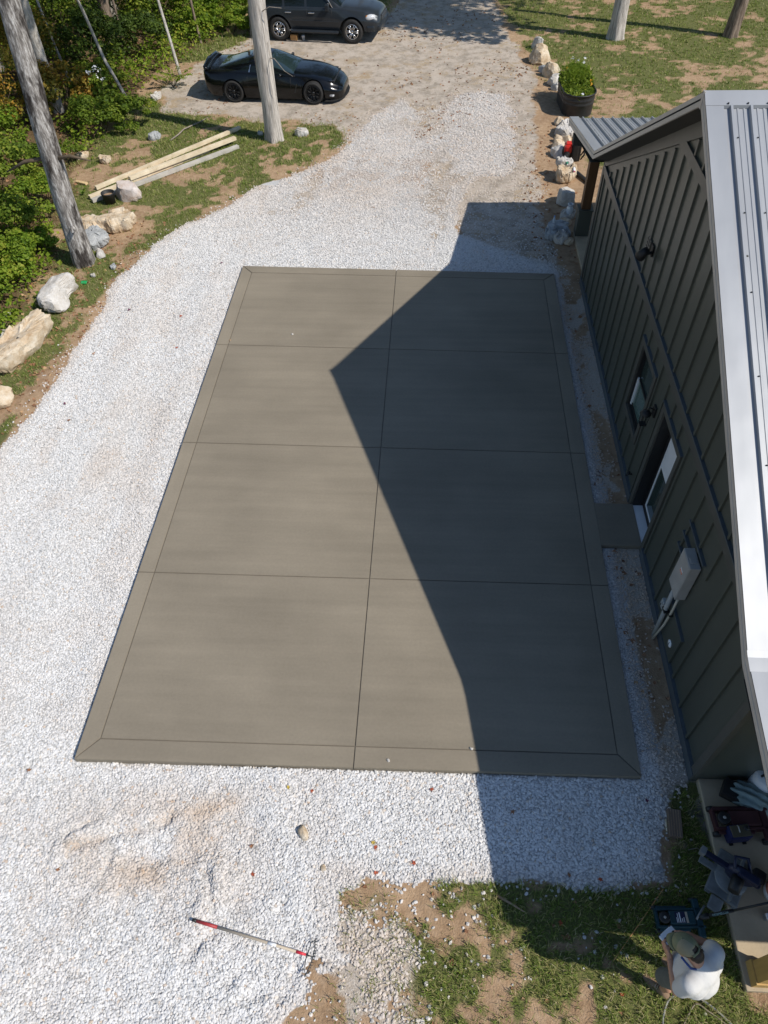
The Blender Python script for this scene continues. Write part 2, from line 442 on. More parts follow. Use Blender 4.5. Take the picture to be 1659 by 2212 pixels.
# ------------------------------------------------------------------ loose white gravel: real stones
ICO_V = []; ICO_F = []
_bm = bmesh.new(); bmesh.ops.create_icosphere(_bm, subdivisions=1, radius=1.0)
ICO_V = np.array([v.co[:] for v in _bm.verts]); ICO_F = np.array([[v.index for v in f.verts] for f in _bm.faces]); _bm.free()
def stones(px, py, pz, size, seed=1, flat=0.62):
    r = np.random.default_rng(seed)
    n = len(px); k = len(ICO_V)
    V = np.repeat(ICO_V[None], n, 0) * (1 + 0.55 * (r.random((n, k, 1)) - 0.5))
    V = V * np.stack([0.8 + .55 * r.random(n), 0.8 + .45 * r.random(n), flat * (0.75 + .5 * r.random(n))], -1)[:, None, :]
    a = r.random(n) * 6.283; t = (r.random(n) - .5) * 1.1
    ca, sa, ct, st = np.cos(a), np.sin(a), np.cos(t), np.sin(t)
    x, y, z = V[..., 0], V[..., 1], V[..., 2]
    y, z = y * ct[:, None] - z * st[:, None], y * st[:, None] + z * ct[:, None]
    x, y = x * ca[:, None] - y * sa[:, None], x * sa[:, None] + y * ca[:, None]
    P = np.stack([x, y, z], -1) * size[:, None, None] + np.stack([px, py, pz], -1)[:, None, :]
    F = (ICO_F[None] + (np.arange(n) * k)[:, None, None]).reshape(-1, 3)
    return P.reshape(-1, 3), F, np.repeat(r.random(n), k)
def scatter(x0, x1, y0, y1, sp, seed):
    r = np.random.default_rng(seed)
    nx, ny = int((x1 - x0) / sp), int((y1 - y0) / sp)
    X, Y = np.meshgrid(np.arange(nx), np.arange(ny))
    X = x0 + (X.ravel() + r.random(nx * ny)) * sp; Y = y0 + (Y.ravel() + r.random(nx * ny)) * sp
    return X, Y, r
SV, SF, ST, SD = [], [], [], []
off = 0
for (x0, x1, y0, y1, sp, sz, seed) in [(-1.5, 7.8, -3.6, 0.4, .0205, .0162, 1), (-4.8, -1.5, -3.6, 0.4, .026, .0195, 7), (-4.8, 2.9, -6.2, -3.6, .034, .024, 8), (-4.2, 0.0, 0.4, 6.0, .0205, .0145, 2), (7.1, 7.9, 0.1, 11.6, .022, .0140, 5),
                                       (-4.2, 0.2, 6.0, 11.5, .0225, .0152, 3), (-3.6, 7.9, 11.5, 16.0, .0245, .0158, 4), (0.2, 8.0, 16.0, 23.2, .031, .0185, 6)]:
    X, Y, r = scatter(x0, x1, y0, y1, sp, seed)
    g = masks(X, Y)
    dens = np.clip(g['gravel'], 0, 1) ** 1.15 + 0.55 * g['dust'] * (1 - g['gravel']) * sstep(-.15, .2, fbm(X, Y, 2.2, 3, 87) - .48) + .10 * g['drive'] * (Y < 17)
    near = sstep(-0.45, 0.0, sdf(X, Y, WG)) * 0.05
    yardp = sstep(-.1, .1, sdf(X, Y, YARD)) * sstep(-2.9, -1.2, Y) * .05 * sstep(.50, .72, fbm(X, Y, 1.4, 3, 83)) + .22 * sstep(5.1, 3.4, X) * sstep(-3.4, -1.6, Y) * (Y < -1.0) * sstep(.42, .68, fbm(X, Y, 2.4, 3, 84))
    keep = (r.random(len(X)) < np.maximum(np.maximum(dens, near), yardp)) & (sdf(X, Y, SLAB) < -0.012) & (X < 7.83)
    keep &= ~((X > 7.18) & (Y > 3.66) & (Y < 4.58))
    X, Y = X[keep], Y[keep]; g = {k: v[keep] for k, v in g.items()}
    size = sz * (0.55 + 0.85 * r.random(len(X)))
    Z = relief(X, Y) + size * 0.28 + 0.006 * r.random(len(X))
    stain = np.clip(0.62 * blob(X, Y, 1.35, -1.15, 0.95, 0.72) * np.clip(fbm(X, Y, 2.2, 4, 71) * 3.2 - .95, 0, 1.4) + .60 * np.exp(-(seg_d(X, Y, FURROWS[1][0]) / .09) ** 2) * np.clip(fbm(X, Y, 5.0, 2, 72) * 2.4 - .5, 0, 1) + 0.5 * blob(X, Y, 1.9, -0.55, .45, .12, .3) + 0.35 * blob(X, Y, 0.75, 0.05, .3, .15)
                    + 0.42 * sstep(12.0, 17.5, Y) * (.5 + fbm(X, Y, .8, 3, 88)) + 0.38 * g['dust'] * (g['gravel'] < .7) + sstep(7.25, 7.45, X) * sstep(0.1, .5, Y) * sstep(11.7, 11.3, Y) * 0.6 + .15 * sstep(.5, .72, fbm(X * 2.2, Y * .55, .9, 3, 96)) * (X < 0) + .10 * sstep(.52, .7, fbm(X, Y, 1.6, 3, 97)) + .45 * blob(X, Y, -1.35, 5.3, .25, .5) * fbm(X, Y, 3, 2, 98) + .4 * blob(X, Y, -1.9, 4.4, .2, .2) * fbm(X, Y, 3, 2, 98) + 0.22 * sstep(0.25, 0.0, sdf(X, Y, WG)), 0, 1)
    P, F, T = stones(X, Y, Z, size, seed + 50)
    SV.append(P); SF.append(F + off); ST.append(T); SD.append(np.repeat(stain, len(ICO_V))); off += len(P)
def stone_mat():
    m, n, l, b = newmat("white_gravel")
    a = n.new('ShaderNodeAttribute'); a.attribute_name = 'tint'
    r = ramp(n, [(0.0, (.40, .395, .385)), (0.08, (.55, .54, .525)), (0.35, (.635, .625, .61)), (0.93, (.715, .70, .685)), (0.98, (.66, .60, .53)), (1.0, (.52, .41, .32))])
    l.new(a.outputs['Fac'], r.inputs[0])
    d = n.new('ShaderNodeAttribute'); d.attribute_name = 'stain'
    r2 = ramp(n, [(0.0, (1, 1, 1)), (1.0, (.80, .64, .50))]); l.new(d.outputs['Fac'], r2.inputs[0])
    mx = n.new('ShaderNodeMix'); mx.data_type = 'RGBA'; mx.blend_type = 'MULTIPLY'; mx.inputs[0].default_value = 1.0
    l.new(r.outputs[0], mx.inputs[6]); l.new(r2.outputs[0], mx.inputs[7])
    l.new(mx.outputs[2], b.inputs['Base Color'])
    b.inputs['Roughness'].default_value = 0.85; b.inputs['Specular IOR Level'].default_value = 0.2
    return m
STONE = stone_mat()
gv = npmesh("gravel", np.concatenate(SV), np.concatenate(SF), STONE, {'tint': np.concatenate(ST), 'stain': np.concatenate(SD)})
tag(gv, "loose white crushed limestone gravel spread around the new slab", "gravel", kind='stuff')

# ------------------------------------------------------------------ concrete slab
def concrete(name, base, streak):
    m, n, l, b = newmat(name)
    geo = n.new('ShaderNodeNewGeometry')
    def nz(sc, s, det=5.0):
        mp = n.new('ShaderNodeMapping'); mp.inputs['Scale'].default_value = s; l.new(geo.outputs['Position'], mp.inputs[0])
        x = nd(n, 'ShaderNodeTexNoise', Scale=sc, Detail=det, Roughness=0.55); l.new(mp.outputs[0], x.inputs['Vector']); return x.outputs['Fac']
    band = nz(1.0, streak); cloud = nz(0.55, (1, 1.3, 1)); broom = nz(60.0, (streak[0] * .3, streak[1] * 3, 1), 2.0); speck = nz(25.0, (1, 1, 1), 6.0)
    def mixc(f, lo, hi):
        r = ramp(n, [(0.3, [c * lo for c in (1, 1, 1)]), (0.7, [c * hi for c in (1, 1, 1)])]); l.new(f, r.inputs[0]); return r.outputs[0]
    cur = n.new('ShaderNodeRGB'); cur.outputs[0].default_value = (*base, 1); cur = cur.outputs[0]
    for f, lo, hi in ((band, .92, 1.065), (cloud, .87, 1.12), (broom, .955, 1.045), (speck, .955, 1.04)):
        mx = n.new('ShaderNodeMix'); mx.data_type = 'RGBA'; mx.blend_type = 'MULTIPLY'; mx.inputs[0].default_value = 1
        l.new(cur, mx.inputs[6]); l.new(mixc(f, lo, hi), mx.inputs[7]); cur = mx.outputs[2]
    l.new(cur, b.inputs['Base Color'])
    b.inputs['Roughness'].default_value = 0.8; b.inputs['Specular IOR Level'].default_value = 0.25
    bp = nd(n, 'ShaderNodeBump', Strength=0.35, Distance=0.006); l.new(broom, bp.inputs['Height']); l.new(bp.outputs[0], b.inputs['Normal'])
    return m
CB = (.238, .204, .154)
M_BROOM = concrete("broomed_concrete", CB, (0.25, 5.0, 1))
M_EDGE_X = concrete("trowelled_concrete", [c * 1.0 for c in CB], (0.3, 3.0, 1))
M_EDGE_Y = concrete("trowelled_concrete_side", [c * 1.1 for c in CB], (3.0, 0.3, 1))
M_JOINT = pbr("joint_base", (.13, .112, .09), 0.9)  # bottom of the grooves, darker than the slab faces
def bil(u, v):
    (a, b_, c, d) = [Vector((p[0], p[1], 0)) for p in SLAB]
    return a * (1 - u) * (1 - v) + b_ * u * (1 - v) + c * u * v + d * (1 - u) * v
def slab():
    mb = MB()
    gu, gvv = 0.0007, 0.00045
    bu, bv = 0.0355, 0.0235
    us = [bu, 0.501, 1 - bu]; vs = [bv, 0.2505, 0.4955, 0.7425, 1 - bv]
    BV = 0.005
    def block(pts, mat):
        bm = bmesh.new()
        lo = [bm.verts.new((p.x, p.y, -0.13)) for p in pts]; hi = [bm.verts.new((p.x, p.y, 0.0)) for p in pts]
        bm.faces.new(hi); bm.faces.new(list(reversed(lo)))
        k = len(pts)
        for i in range(k): bm.faces.new((lo[i], lo[(i + 1) % k], hi[(i + 1) % k], hi[i]))
        top = [e for e in bm.edges if e.verts[0].co.z > -0.01 and e.verts[1].co.z > -0.01]
        bmesh.ops.bevel(bm, geom=top, offset=BV, segments=2, affect='EDGES')
        bm.verts.index_update()
        mb.add([v.co.copy() for v in bm.verts], [[v.index for v in f.verts] for f in bm.faces], mat)
        bm.free()
    for i in range(2):
        for j in range(4):
            u0, u1, v0, v1 = us[i] + gu, us[i + 1] - gu, vs[j] + gvv, vs[j + 1] - gvv
            block([bil(u0, v0), bil(u1, v0), bil(u1, v1), bil(u0, v1)], 0)
    vy = [0.0] + vs[1:4] + [1.0]
    for j in range(4):
        v0 = vy[j] + (gvv if j else 0); v1 = vy[j + 1] - (gvv if j < 3 else 0)
        iv0 = bv if j == 0 else v0; iv1 = 1 - bv if j == 3 else v1
        block([bil(0, v0 + (0.001 if j == 0 else 0)), bil(bu - gu, iv0 + (0.001 if j == 0 else 0)), bil(bu - gu, iv1 - (0.001 if j == 3 else 0)), bil(0, v1 - (0.001 if j == 3 else 0))], 2)
        block([bil(1 - bu + gu, iv0 + (0.001 if j == 0 else 0)), bil(1, v0 + (0.001 if j == 0 else 0)), bil(1, v1 - (0.001 if j == 3 else 0)), bil(1 - bu + gu, iv1 - (0.001 if j == 3 else 0))], 2)
    for i in range(2):
        u0 = 0 if i == 0 else us[1] + gu; u1 = us[1] - gu if i == 0 else 1
        iu0 = bu if i == 0 else u0; iu1 = u1 if i == 0 else 1 - bu
        block([bil(u0, 0), bil(u1, 0), bil(iu1, bv - gvv), bil(iu0, bv - gvv)], 1)
        block([bil(iu0, 1 - bv + gvv), bil(iu1, 1 - bv + gvv), bil(u1, 1), bil(u0, 1)], 1)
    q = [bil(.002, .002), bil(.998, .002), bil(.998, .998), bil(.002, .998)]
    mb.prism([(p.x, p.y) for p in q], -0.12, -0.014, 3)
    o = mb.build("concrete_slab", [M_BROOM, M_EDGE_X, M_EDGE_Y, M_JOINT])
    tag(o, kind='structure')
slab()
sp = MB(); sp.box((7.225, 3.68, -.13), (7.86, 4.56, -0.002), 0, None, 0.008)
tag(sp.build("door_step", concrete("step_concrete", [c * .9 for c in CB], (0.3, 3.0, 1))), kind='structure')
# ================================================================== the house
M_SIDE = pbr("dark_taupe_siding", (.068, .074, .059), 0.42, 0, .10, 3.0, bump=.05, bscale=55, stretch=(1, 1, .12), spec=.75)
M_TRIM = pbr("taupe_trim", (.082, .081, .069), 0.42, 0, .10, 5.0, bump=.03, bscale=40)
M_FLASH = pbr("grey_blue_flashing", (.095, .115, .13), 0.45, 0.3, .1, 8.0)
M_FASCIA = pbr("shade_toned_fascia", (.50, .46, .41), 0.5, 0.1, .08, 3.0)  # same trim metal as the roof; brownish tone of its shaded face put into the colour
M_SOFFIT = pbr("dark_soffit", (.05, .047, .04), 0.8, 0, .1, 6.0)
M_DARK = pbr("black_trim_paint", (.012, .012, .012), 0.6, 0, .1, 8.0)
M_WHITE = pbr("white_vinyl", (.74, .75, .76), 0.45, 0, .04, 6.0)
M_GREYM = pbr("grey_painted_steel", (.40, .39, .37), 0.45, 0.15, .08, 5.0)
M_PVC = pbr("grey_plastic_pipe", (.36, .37, .36), 0.5, 0, .06, 8.0)
M_TAN = pbr("tan_plastic_pipe", (.50, .46, .37), 0.5, 0, .06, 8.0)
M_POST = pbr("brown_stained_post", (.13, .060, .022), 0.6, 0, .3, 7.0, bump=.1, stretch=(1, 1, .1))
M_PINE = pbr("fresh_pine", (.62, .45, .24), 0.65, 0, .12, 5.0, bump=.05)
M_PORCH = pbr("porch_concrete", (.47, .375, .25), 0.85, 0, .22, 1.6, bump=.12, bscale=30)
def roof_metal():
    m, n, l, b = newmat("galvanised_roof")
    tc = n.new('ShaderNodeTexCoord')
    mp = n.new('ShaderNodeMapping'); mp.inputs['Scale'].default_value = (1.4, .25, .25); l.new(tc.outputs['Object'], mp.inputs[0])
    nz = nd(n, 'ShaderNodeTexNoise', Scale=2.0, Detail=4.0); l.new(mp.outputs[0], nz.inputs['Vector'])
    r = ramp(n, [(0.3, (.30, .31, .325)), (0.7, (.37, .38, .395))]); l.new(nz.outputs['Fac'], r.inputs[0]); l.new(r.outputs[0], b.inputs['Base Color'])
    b.inputs['Metallic'].default_value = 0.3; b.inputs['Roughness'].default_value = 0.46
    n2 = nd(n, 'ShaderNodeTexNoise', Scale=2.0, Detail=1.5); l.new(tc.outputs['Object'], n2.inputs['Vector'])
    bp = nd(n, 'ShaderNodeBump', Strength=0.22, Distance=0.03); l.new(n2.outputs['Fac'], bp.inputs['Height']); l.new(bp.outputs[0], b.inputs['Normal'])
    return m
M_ROOF = roof_metal()
def glass_mat(name, tint, rough=0.04):
    m, n, l, b = newmat(name)
    b.inputs['Base Color'].default_value = (*tint, 1); b.inputs['Roughness'].default_value = rough
    b.inputs['Specular IOR Level'].default_value = 0.8; b.inputs['Coat Weight'].default_value = 0.5; b.inputs['Coat Roughness'].default_value = 0.02
    return m
M_GLASS = glass_mat("house_glass", (.035, .055, .05))

house = empty("house", (7.85, 5.65, -0.08))
HI = Matrix.Translation((-7.85, -5.65, 0.08))
tag(house, "dark taupe board and batten house with a silver ribbed metal roof beside the slab", "house")
def hb(mb, name, mats, parent=None, bevel=0.0):
    p = parent or house
    o = mb.build(name, mats, None, bevel)
    off = Vector((0, 0, 0)); q = p
    for v in o.data.vertices: v.co = HI @ v.co
    o.parent = p
    return o
XW = 7.85; YN, YF = 0.05, 11.25
PROF = [(-2.5, 2.34), (0.14, 2.83), (5.8, 5.74), (10.94, 2.91), (14.16, 2.31)]
def ztop(y):
    for (a, za), (b_, zb) in zip(PROF[:-1], PROF[1:]):
        if a <= y <= b_: return za + (zb - za) * (y - a) / (b_ - a)
    return 2.3
wall = MB()
def wstrip(y0, y1, z0, z1=None, x0=XW, x1=XW + .19):
    ys = [y0] + [y for y in (0.14, 5.8, 10.94) if y0 < y < y1] + [y1]
    tops = [(y, (z1 if z1 is not None else ztop(y) - .17)) for y in ys]
    poly = [(y1, z0), (y0, z0)] + tops
    k = len(poly)
    V = [(x0, p[0], p[1]) for p in poly] + [(x1, p[0], p[1]) for p in poly]
    F = [tuple(range(k)), tuple(reversed(range(k, 2 * k)))] + [(i, k + i, k + (i + 1) % k, (i + 1) % k) for i in range(k)]
    wall.add(V, F, 0)
DY0, DY1, DZ = 3.66, 4.56, 2.02
WY0, WY1, WZ0, WZ1 = 5.33, 6.15, .80, 2.00
wstrip(YN, DY0, -.12); wstrip(DY0, DY1, DZ); wstrip(DY1, WY0, -.12); wstrip(WY0, WY1, -.12, WZ0); wstrip(WY0, WY1, WZ1); wstrip(WY1, YF, -.12)
# battens
yb = 7.25 - 0.42 * 17
while yb < YF - .06:
    if yb > YN + .12:
        segs = [(0.10, 2.429), (2.601, 4.659), (4.801, 9)]
        for z0, z1 in segs:
            z1 = min(z1, ztop(yb) - .40)
            if z1 - z0 < .08: continue
            parts = [(z0, z1)]
            if DY0 - .11 < yb < DY1 + .11 and z0 < 2.2: parts = [(2.14, z1)] if z1 > 2.2 else []
            if WY0 - .11 < yb < WY1 + .11 and z0 < 2.1: parts = [(z0, .68), (2.12, z1)]
            if 1.6 < yb < 2.3 and z0 < 1: parts = [(1.80, z1)]
            for a, c in parts: wall.box((XW - .030, yb - .022, a), (XW + .002, yb + .022, c), 1)
    yb += 0.42
hb(wall, "siding_wall", [M_SIDE, M_SIDE])
b = MB()
b.box((XW - .036, YN + .03, 2.43), (XW + .001, YF - .03, 2.575), 0); b.box((XW - .045, YN + .03, 2.577), (XW + .001, YF - .03, 2.60), 1)
hb(b, "belly_band", [M_TRIM, M_FLASH])
b = MB()
b.box((XW - .036, 3.95, 4.66), (XW + .001, 7.42, 4.80), 0)
hb(b, "belly_band", [M_TRIM, M_FLASH])
# frieze under the rake
b = MB()
for (y0, y1) in ((YN, 5.8), (5.8, YF)):
    a0, a1 = (0.14 if y0 < 1 else 5.8), (5.8 if y0 < 1 else 10.94)
    pts = [(y0, ztop(max(y0, .14)) - .40), (y1, ztop(min(y1, 10.94)) - .40), (y1, ztop(min(y1, 10.94)) - .17), (y0, ztop(max(y0, .14)) - .17)]
    V = [(XW - .037, p[0], p[1]) for p in pts] + [(XW + .0, p[0], p[1]) for p in pts]
    b.add(V, [(3, 2, 1, 0), (4, 5, 6, 7), (0, 1, 5, 4), (1, 2, 6, 5), (2, 3, 7, 6), (3, 0, 4, 7)], 0)
hb(b, "frieze_board", M_TRIM)
b = MB()
for y0, y1 in ((YN - .02, YN + .10), (YF - .10, YF + .02)): b = MB(); b.box((XW - .04, y0, -.02), (XW + .02, y1, ztop(max(.14, min(10.94, (y0 + y1) / 2))) - .40), 0); hb(b, "corner_board", M_TRIM)
b = MB()
for y0, y1 in ((YN, DY0 - .1), (DY1 + .1, YF)): b = MB(); b.box((XW - .042, y0, -.10), (XW + .001, y1, .085), 0); b.box((XW - .05, y0, .085), (XW + .001, y1, .10), 0); hb(b, "base_flashing", M_FLASH)
# other walls of the house
b = MB()
b.box((XW + .19, YN, -.12), (24, YN + .15, 3.0), 0); b.box((XW + .19, YF - .15, -.12), (24, YF, 3.0), 0)
b.box((24, YN, -.12), (24.15, YF, 2.9), 0)
V = [(24, YN, 2.9), (24, YF, 2.9), (24, 5.8, 5.5), (24.15, YN, 2.9), (24.15, YF, 2.9), (24.15, 5.8, 5.5)]
b.add(V, [(0, 2, 1), (3, 4, 5), (0, 3, 5, 2), (1, 2, 5, 4)], 0)
b.box((XW + .25, YN + .16, -.11), (23.9, YF - .16, -.05), 0)
hb(b, "outer_wall", M_SIDE)
# roof: sheets, ribs, screws
rf = MB()
X0, X1 = 7.51, 24.5
for (a, za), (c, zc) in zip(PROF[:-1], PROF[1:]):
    t = .04
    V = [(X0 + .02, a, za), (X1, a, za), (X1, c, zc), (X0 + .02, c, zc), (X0 + .02, a, za - t), (X1, a, za - t), (X1, c, zc - t), (X0 + .02, c, zc - t)]
    rf.add(V, [(0, 1, 2, 3), (7, 6, 5, 4), (0, 4, 5, 1), (1, 5, 6, 2), (2, 6, 7, 3), (3, 7, 4, 0)], 0)
    L = Vector((0, c - a, zc - za)); n_ = L.normalized(); up = Vector((0, -n_.z, n_.y)); 
    if up.z < 0: up = -up
    def rib(x, w, wt, h, s0=.0, s1=1.0, mat=0):
        A = Vector((x, a, za)) + L * s0; B = Vector((x, a, za)) + L * s1
        V = []
        for P in (A, B): V += [P + Vector((-w, 0, 0)), P + Vector((-wt, 0, 0)) + up * h, P + Vector((wt, 0, 0)) + up * h, P + Vector((w, 0, 0))]
        rf.add(V, [(0, 1, 5, 4), (1, 2, 6, 5), (2, 3, 7, 6), (3, 2, 1, 0), (4, 5, 6, 7)], mat)
    x = 7.80; k = 0
    s0, s1 = (0.05, .985)
    while x < X1 - .1:
        rib(x, .022, .013, .038, s0, s1)
        if x < 12:
            rib(x + .075, .014, .008, .007, s0, s1); rib(x + .145, .014, .008, .007, s0, s1)
            for q in range(1, 7):
                P = Vector((x + .05, a, za)) + L * (q / 6.6)
                rf.box((P.x - .006, P.y - .006, P.z + .001), (P.x + .006, P.y + .006, P.z + .012), 1)
        x += .22
hb(rf, "roof", [M_ROOF, M_DARK])
roof_o = house.children[-1]
# rake trim, fascia, transition flashing, ridge cap
rk = MB(); fa = MB(); so = MB(); rcp = MB()
for i, ((a, za), (c, zc)) in enumerate(zip(PROF[:-1], PROF[1:])):
    e = .003
    V = [(X0, a, za + .036), (X0 + .20, a, za + .036), (X0 + .20, c, zc + .036), (X0, c, zc + .036), (X0, a, za - .02), (X0 + .20, a, za + .002), (X0 + .20, c, zc + .002), (X0, c, zc - .02)]
    rk.add(V, [(0, 1, 2, 3), (1, 5, 6, 2), (0, 4, 5, 1), (2, 6, 7, 3)], 0)
    ls = (0.0, -.06, -.075, -.085, -.15)
    xs = (X0 - .006, X0 - .006, X0 + .012, X0 - .002, X0 - .002)
    for q in range(4):
        z0, z1 = .036 + ls[q], .036 + ls[q + 1]
        fa.add([(xs[q], a, za + z0), (xs[q], c, zc + z0), (xs[q + 1], c, zc + z1), (xs[q + 1], a, za + z1)], [(0, 1, 2, 3)], 1 if q == 1 else 0)
    fa.add([(X0 - .002, a, za - .114), (X0 - .002, c, zc - .114), (X0 + .05, c, zc - .114), (X0 + .05, a, za - .114)], [(0, 1, 2, 3)], 0)
    so.add([(X0 + .015, a, za - .112), (XW + .05, a, za - .172), (XW + .05, c, zc - .172), (X0 + .015, c, zc - .112)], [(0, 1, 2, 3)], 0)
    so.add([(X0 + .015, a, za - .112), (X0 + .015, c, zc - .112), (X0 + .015, c, zc - .03), (X0 + .015, a, za - .03)], [(0, 1, 2, 3)], 0)
hb(rk, "rake_trim", M_ROOF)
hb(fa, "fascia", [M_FASCIA, M_DARK])
hb(so, "soffit", M_SOFFIT)
for (yy_, zz_, d0, d1) in ((.14, 2.83, -.13, .06),):
    za, zc = ztop(yy_ + d0) + .038, ztop(yy_ + d1) + .044
    rcp.add([(X0 - .008, yy_ + d0, za), (X1, yy_ + d0, za), (X1, yy_ + .0, zz_ + .048), (X0 - .008, yy_, zz_ + .048), (X1, yy_ + d1, zc), (X0 - .008, yy_ + d1, zc), (X0 - .008, yy_ + d0, za - .03), (X1, yy_ + d0, za - .03)],
            [(0, 1, 2, 3), (3, 2, 4, 5), (0, 6, 7, 1)], 0)
for s in (-1, 1):
    y1 = 5.8 + s * .17
    rcp.add([(X0 - .005, 5.8, 5.79), (X1, 5.8, 5.79), (X1, y1, ztop(y1) + .042), (X0 - .005, y1, ztop(y1) + .042), (X0 - .005, y1, ztop(y1) + .005), (X1, y1, ztop(y1) + .005)], [(0, 1, 2, 3), (3, 2, 5, 4)], 0)
    for q in range(14): rcp.box((7.75 + .22 * q, 5.8 + s * .15, ztop(y1) + .05), (7.765 + .22 * q, 5.8 + s * .165, ztop(y1) + .065), 1)
rcp.box((X0 - .01, 5.77, 5.60), (X0 + .004, 5.83, 5.785), 2)
hb(rcp, "ridge_cap", [M_ROOF, M_DARK, M_FASCIA])
# eave fascias
b = MB()
b.box((X0, 14.12, 2.16), (X1, 14.165, 2.30), 0); hb(b, "eave_fascia", M_FASCIA)
b = MB(); b.box((X0, -2.51, 2.19), (X1, -2.46, 2.335), 0); hb(b, "eave_fascia", M_FASCIA)
b = MB(); b.box((X0, 13.2, 2.10), (X1, 13.4, 2.30), 0); hb(b, "porch_beam", M_SOFFIT)
b = MB(); b.box((X0 + .3, -2.16, 2.10), (X1, -1.96, 2.28), 0); hb(b, "porch_beam", M_SOFFIT)
b = MB(); b.quad((X0 + .02, 11.2, 2.62), (X1, 11.2, 2.62), (X1, 14.12, 2.2), (X0 + .02, 14.12, 2.2)); hb(b, "porch_ceiling", M_SOFFIT)
b = MB(); b.quad((X0 + .02, -2.46, 2.22), (X1, -2.46, 2.22), (X1, .05, 2.62), (X0 + .02, .05, 2.62))
hb(b, "porch_ceiling", M_SOFFIT)
# door
d = MB()
d.box((XW - .032, DY0 - .1, -.06), (XW + .0, DY0, DZ + .1), 0); d.box((XW - .032, DY1, -.06), (XW + .0, DY1 + .1, DZ + .1), 0); d.box((XW - .035, DY0, DZ), (XW + .0, DY1, DZ + .1), 0)
d.box((XW - .045, DY0 - .12, DZ + .102), (XW + .0, DY1 + .12, DZ + .118), 1)
for (lo, hi) in (((XW + .001, DY0 + .001, -.06), (XW + .19, DY0 + .018, DZ - .001)), ((XW + .001, DY1 - .018, -.06), (XW + .19, DY1 - .001, DZ - .001)), ((XW + .001, DY0 + .019, DZ - .018), (XW + .19, DY1 - .019, DZ - .001))): d.box(lo, hi, 2)
door = hb(d, "door_frame", [M_TRIM, M_FLASH, M_DARK])
d = MB(); d.box((XW + .17, DY0 + .02, .0), (XW + .21, DY1 - .02, DZ - .02), 0)
for (y0, y1, z0, z1) in ((3.80, 4.43, .13, .17), (3.80, 4.43, 1.84, 1.88), (3.80, 3.84, .17, 1.84), (4.39, 4.43, .17, 1.84)): d.box((XW + .155, y0, z0), (XW + .171, y1, z1), 1)
dr = hb(d, "door", [M_DARK, M_WHITE])
d = MB(); d.box((XW + .163, 3.841, .171), (XW + .169, 4.389, 1.839), 0); hb(d, "pane", M_GLASS, dr)
d = MB(); d.box((XW + .157, 3.842, 1.07), (XW + .162, 4.388, 1.838), 0); d.box((XW + .154, 3.842, 1.06), (XW + .163, 4.388, 1.085), 0); hb(d, "upper_reflection", M_WHITE, dr)  # white panel standing in for the bright reflection on the upper glass
d = MB(); d.tube([(XW + .12, 3.77, .95), (XW + .10, 3.77, .95), (XW + .10, 3.87, .95)], .012, 8); d.lathe([(0, 0), (.03, 0), (.03, .01), (0, .012)], 12, M=Matrix.Translation((XW + .17, 3.77, .95)) @ Matrix.Rotation(-R(90), 4, 'Y')); hb(d, "handle", M_GREYM, dr)
d = MB(); d.box((XW - .02, DY0 + .02, -.06), (XW + .168, DY1 - .02, -.012), 0, None, .004); hb(d, "threshold", M_WHITE)
# window
w = MB()
w.box((XW - .032, WY0 - .1, WZ0 - .1), (XW, WY0, WZ1 + .1), 0); w.box((XW - .032, WY1, WZ0 - .1), (XW, WY1 + .1, WZ1 + .1), 0)
w.box((XW - .035, WY0, WZ1), (XW, WY1, WZ1 + .1), 0); w.box((XW - .035, WY0, WZ0 - .1), (XW, WY1, WZ0), 0); w.box((XW - .045, WY0 - .12, WZ1 + .102), (XW, WY1 + .12, WZ1 + .118), 1)
for (lo, hi) in (((XW + .001, WY0 + .001, WZ0 + .001), (XW + .1, WY0 + .03, WZ1 - .001)), ((XW + .001, WY1 - .03, WZ0 + .001), (XW + .1, WY1 - .001, WZ1 - .001)), ((XW + .001, WY0 + .031, WZ1 - .03), (XW + .1, WY1 - .031, WZ1 - .001)), ((XW + .001, WY0 + .031, WZ0 + .001), (XW + .1, WY1 - .031, WZ0 + .03))): w.box(lo, hi, 2)
win = hb(w, "window", [M_TRIM, M_FLASH, M_DARK])
w = MB(); w.box((XW + .03, WY1 - .075, WZ0 + .03), (XW + .06, WY1 - .032, 1.38), 0); w.box((XW + .045, WY0 + .032, 1.36), (XW + .075, WY1 - .08, 1.395), 1); w.box((XW + .045, WY0 + .032, WZ0 + .03), (XW + .075, WY1 - .08, WZ0 + .075), 1)
hb(w, "sash", [M_WHITE, M_DARK], win)
w = MB(); w.box((XW + .07, WY0 + .03, 1.395), (XW + .08, WY1 - .03, WZ1 - .03), 0); w.box((XW + .055, WY0 + .03, WZ0 + .075), (XW + .062, WY1 - .08, 1.36), 1)
hb(w, "pane", [M_GLASS, glass_mat("lower_glass", (.10, .16, .14), .15)], win)
# wall lamp between window and door
w = MB()
w.box((XW - .03, 4.86, 1.62), (XW - .001, 4.98, 1.80), 0, None, .006); w.tube([(XW - .03, 4.92, 1.74), (XW - .10, 4.92, 1.78), (XW - .13, 4.92, 1.70)], .012, 8)
w.lathe([(0, .06), (.05, .05), (.085, .0), (.085, -.012), (0, -.012)], 14, M=Matrix.Translation((XW - .13, 4.92, 1.66)))
for sx in (-1, 1):
    for sy in (-1, 1): w.tube([(XW - .13 + sx * .055, 4.92 + sy * .055, 1.65), (XW - .13 + sx * .045, 4.92 + sy * .045, 1.46)], .005, 5)
w.box((XW - .18, 4.87, 1.445), (XW - .08, 4.97, 1.46), 0)
hb(w, "wall_lamp", M_DARK)
